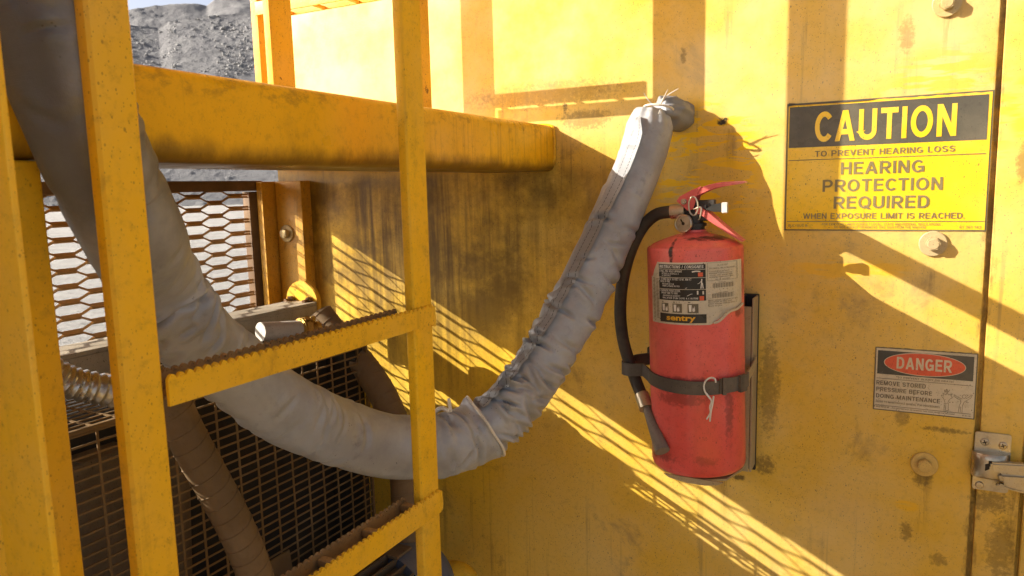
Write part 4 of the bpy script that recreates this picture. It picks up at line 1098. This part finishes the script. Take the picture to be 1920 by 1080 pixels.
# =================================================================== EXPANDED METAL GUARD
gr = thing('mesh_guard', 'rusty expanded metal guard with hexagon openings below the walkway', 'guard', (-1.5, .9, -.33))
GX = -1.5; gz0, gz1 = -.318, .006; gy0, gy1 = .25, 1.402
bm = NB()
box(bm, GX - .02, GX + .006, gy0, 1.45, gz1 + .002, .034, .002); box(bm, GX - .02, GX + .004, gy1 + .002, 1.45, gz0 - .02, gz1, .002)
box(bm, GX - .02, GX + .010, gy0, 1.45, gz0 - .045, gz0 - .0205, .002)
obj('frame', bm, 'rust', gr)
bm = NB(); box(bm, GX - .016, GX - .008, gy0, 1.45, -1.5, gz0 - .046, .001); obj('light_stop_plate', bm, 'dark', gr)  # plate added to stop sun and sky light coming in under the guard
bm = NB(); box(bm, GX - .016, GX - .008, -.9, gy0 - .002, -1.5, .034, .001); obj('blank_plate', bm, 'rust', gr)
bm = NB()
SWD, LWD = .0318, .128
nl = int((gz1 - gz0) / (SWD / 2)) + 1
for i in range(nl + 1):
    zc_ = gz1 - .002 - i * SWD / 2; ph = (i % 2) * LWD / 2
    b = bmesh.new(); rings = []
    y = gy0 - (gy0 % LWD) + ph - LWD
    pts = []
    A = SWD / 4 - .0008
    while y < gy1 + LWD:
        for q, s_, k_ in ((0., 1, 1.25), (.26, 1, 1.25), (.30, .66, .62), (.46, -.66, .62), (.5, -1, 1.25), (.76, -1, 1.25), (.80, -.66, .62), (.96, .66, .62)):
            pts.append((y + q * LWD, zc_ + A * s_, k_))
        y += LWD
    pts = [p for p in pts if gy0 <= p[0] <= gy1]
    if pts[-1][0] < gy1: pts.append((gy1, pts[-1][1], pts[-1][2]))
    for (yy, zz, k_) in pts:
        # strand section: flat strip twisted so its upper face leans towards the viewer
        ca, sa = math.cos(R(42)), math.sin(R(42)); hw_, ht = .0046 * k_, .0016 * min(1.1, k_ + .1)
        rings.append([b.verts.new((GX + u * ca - v * sa, yy, zz - u * sa - v * ca)) for u, v in ((-hw_, -ht), (hw_, -ht), (hw_, ht), (-hw_, ht))])
    for a, c in zip(rings, rings[1:]):
        for k in range(4): b.faces.new((a[k], a[(k + 1) % 4], c[(k + 1) % 4], c[k]))
    b.faces.new(rings[0][::-1]); b.faces.new(rings[-1]); bmesh.ops.recalc_face_normals(b, faces=b.faces[:]); join(bm, b)
obj('expanded_mesh', bm, 'rustmesh', gr, flat=True)

# channel with bolted flange under the guard
ch = thing('support_channel', 'dusty steel channel ending in a round bolted flange beneath the mesh guard', 'channel', (-1.29, .9, -.31))
bm = NB(); box(bm, -1.335, -1.25, .45, 1.362, -.272, -.264, .001); box(bm, -1.258, -1.2502, .45, 1.362, -.312, -.2725, .001); box(bm, -1.335, -1.327, .45, 1.362, -.312, -.2725, .001)
obj('channel', bm, 'channel', ch)
bm = NB()
fl = [(.052 * math.cos(R(a)), .052 * math.sin(R(a)) + .005) for a in range(-10, 191, 10)] + [(-.052, -.05), (.052, -.05)]
prism(bm, fl, .014, at(-1.300, 1.378, -.272) @ YFACE, .002)
fo = obj('flange', bm, 'worn', ch)
bm = NB(); lathe(bm, [(.018, .001), (.018, .0146)], 24, at(-1.300, 1.378, -.250) @ YFACE); obj('bore', bm, 'yellow', fo)
for dx in (-.030, .028):
    bm = NB(); prism(bm, [(.010 * math.cos(k * math.pi / 3), .010 * math.sin(k * math.pi / 3)) for k in range(6)], .010, at(-1.300 + dx, 1.3635, -.262) @ YFACE, .001)
    lathe(bm, [(.005, .010), (.005, .024)], 12, at(-1.300 + dx, 1.3635, -.262) @ YFACE); obj('nut', bm, 'rust', fo)
bm = NB(); box(bm, -1.255, -1.235, 1.345, 1.375, -.36, -.30, .001); obj('end_lug', bm, 'rust', ch)

# flexible spiral conduit
bm = NB()
cp = [PX(60, 680, -1.12), PX(125, 715, -1.11), PX(180, 728, -1.10), PX(240, 742, -1.09), PX(300, 770, -1.06), PX(340, 820, -1.03)]
cpath = catmull(cp, .0025)
tube(bm, cpath, lambda u: .0235 + .0022 * math.sin(u * len(cpath) * .0025 / .0125 * 2 * math.pi), 20, smooth=False)
solo('spiral_conduit', bm, 'silver', 'silvery ribbed spiral conduit behind the left ladder rail', 'conduit')
# short fitting
ft = thing('pipe_fitting', 'short grey pipe stub with brass union in front of the channel', 'fitting', PX(530, 625, -1.15))
bm = NB(); a, b_ = PX(488, 622, -1.17), PX(560, 618, -1.15); tube(bm, [a, b_], .020, 24, .02); obj('stub', bm, 'conduit', ft)
bm = NB(); c_ = PX(596, 616, -1.14); d_ = (c_ - b_); tube(bm, [b_, b_ + d_ * .5], .0235, 6, .02); tube(bm, [b_ + d_ * .5, c_], .017, 16, .02)
for u in (.05, .15, .55, .65, .75): tube(bm, [b_ + d_ * u, b_ + d_ * (u + .04)], .0255 if u < .5 else .0195, 20, .02)
for k in range(7):
    u = .1 + .12 * k; q = b_ + d_ * u + Vector((random.uniform(-.004, .012), 0, random.uniform(.006, .020)))
    tube(bm, [q, q + Vector((random.uniform(-.004, .010), random.uniform(-.004, .004), random.uniform(.006, .014)))], random.uniform(.004, .009), 6, .02)
obj('union', bm, 'brass', ft)

# cooler with slotted guard
co = thing('cooler_box', 'dark cooler box behind a brown slotted grid panel under the walkway', 'cooler', (-1.2, .9, -1.5))
KX = -1.05; kz1 = -.338; ky0, ky1 = .40, 1.292
bm = NB()
for k in range(int((ky1 - ky0) / .0432) + 1):
    y = ky0 + k * .0432; box(bm, KX - .001, KX + .001, y - .0019, y + .0019, -1.15, kz1 - .002)
z = kz1 - .006
while z > -1.15:
    box(bm, KX - .0014, KX + .0006, ky0, ky1, z - .0016, z + .0016); z -= .0168
box(bm, KX - .004, KX + .003, ky0, ky1, kz1 - .003, kz1 + .004); box(bm, KX - .004, KX + .003, ky1 - .003, ky1 + .003, -1.15, kz1 + .003)
# damaged corner where the slots are closed by plate
prism(bm, [(.86, -.72), (.90, -.70), (.905, -.685), (.96, -.68), (.965, -.70), (1.02, -.70), (1.03, -.78), (.90, -.86), (.80, -.80)], .003, Matrix(((0, 0, 1, KX + .002), (1, 0, 0, 0), (0, 1, 0, 0), (0, 0, 0, 1))))
obj('slotted_panel', bm, 'mesh', co, flat=True)
bm = NB()
for k in range(21): box(bm, KX - .30, KX - .006, ky0 + k * .0432 - .002, ky0 + k * .0432 + .002, kz1 - .001, kz1 + .001)
for k in range(14): box(bm, KX - .30 + k * .021 - .0015, KX - .30 + k * .021 + .0015, ky0, ky1, kz1 - .0008, kz1 + .0014)
obj('top_grid', bm, 'mesh', co, flat=True)
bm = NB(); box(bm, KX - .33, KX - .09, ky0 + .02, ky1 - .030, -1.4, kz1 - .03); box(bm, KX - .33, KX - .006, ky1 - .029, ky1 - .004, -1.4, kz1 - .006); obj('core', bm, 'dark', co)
bm = NB(); box(bm, KX - .085, KX - .03, .62, .74, -1.4, kz1 - .06, .004); tube(bm, [(KX - .06, .78, -1.2), (KX - .06, .80, -.8), (KX - .06, .83, -.36)], .03, 16, .05)
tube(bm, [(KX - .05, .50, -1.), (KX - .05, .60, -.6), (KX - .05, .66, -.4)], .02, 12, .05); obj('inner_pipe', bm, 'fins', co)

# hoses
def spiral_hose(name, pts, r, label):
    t = thing(name, label, 'hose', pts[-1])
    bm = NB(); tube(bm, pts, r, 24, .01); o = obj('hose', bm, 'hose', t)
    p = catmull(pts, .0015); fr = frames(p); s = 0.; w_ = []
    for i in range(len(p)):
        if i: s += (p[i] - p[i - 1]).length
        a = s / .026 * 2 * math.pi; tt, nn_, bb = fr[i]
        w_.append(p[i] + (nn_ * math.cos(a) + bb * math.sin(a)) * (r + .0004))
    bm = NB(); tube(bm, w_, .0009, 6, smooth=False); obj('wrap_wire', bm, 'hose', o)
spiral_hose('wrapped_hose', [PX(290, 690, -.93), PX(325, 765, -.91), PX(362, 840, -.90), PX(412, 930, -.89), PX(452, 1010, -.88), PX(482, 1090, -.88), PX(500, 1180, -.88)], .027, 'dusty brown hose bound with wire hanging behind the left end of the rungs')
spiral_hose('wrapped_hose', [PYY(600, 590, 1.30), PYY(640, 640, 1.30), PYY(685, 690, 1.29), PYY(725, 755, 1.27), PYY(750, 830, 1.25), PYY(760, 930, 1.23), PYY(760, 1100, 1.2)], .031, 'pale grey hose bound with wire rising behind the right rail and under the flange')

# unseen plate added overhead to block sky light on the left
bm = NB(); box(bm, -1.62, .10, -1.0, 1.49, 1.50, 1.53, .002); box(bm, -1.62, .10, -1.04, -1.003, 1.42, 1.53, .003)
solo('overhead_sky_block', bm, 'deck', 'unseen yellow steel plate added overhead to block sky light', 'walkway')
# motor
mo = thing('electric_motor', 'dusty motor with dark cooling fins and a blue end cover beneath the lowest rung', 'motor', (-.92, 1.05, -.95))
mc = PX(725, 1130, -.90)
T = at(mc.x, mc.y, mc.z) @ Matrix.Rotation(R(90), 4, 'X')
bm = NB(); lathe(bm, [(.03, -.14), (.075, -.135), (.095, -.115), (.105, -.085), (.107, -.03), (.107, .0)], 48, T); obj('end_cover', bm, 'blue', mo)
bm = NB(); lathe(bm, [(.09, .002), (.09, .40)], 48, T)
for k in range(30):
    box(bm, .088, .112, -.002, .002, .004, .38, 0, T @ Matrix.Rotation(2 * math.pi * k / 30, 4, 'Z'))
obj('finned_body', bm, 'fins', mo)
bm = NB(); box(bm, mc.x - .02, mc.x + .04, mc.y - .01, mc.y + .04, mc.z + .106, mc.z + .112, .001, None); obj('name_plate', bm, 'fins', mo)
bm = NB(); ec = PYY(855, 1075, 1.40)
tube(bm, [ec + Vector((-.06, -.02, -.10)), ec + Vector((-.035, -.01, -.03)), ec + Vector((-.01, 0, .008)), ec + Vector((.03, .01, -.01)), ec + Vector((.04, .02, -.10))], .021, 20, .01)
solo('pipe_elbow', bm, 'yellow', 'small yellow pipe elbow at the foot of the wall beside the right rail', 'pipe')
# unseen block added past the left edge to shade the ladder and cut fill
bm = NB(); box(bm, -1.78, -1.56, -1.6, .16, -1.5, 2.3, .01); box(bm, -1.559, -.85, -1.6, -1.2, -1.5, 2.3, .01)
shade_block = solo('side_shade_block', bm, 'yellow', 'unseen yellow block added beyond the left edge to shade the near ladder', 'light blocker')
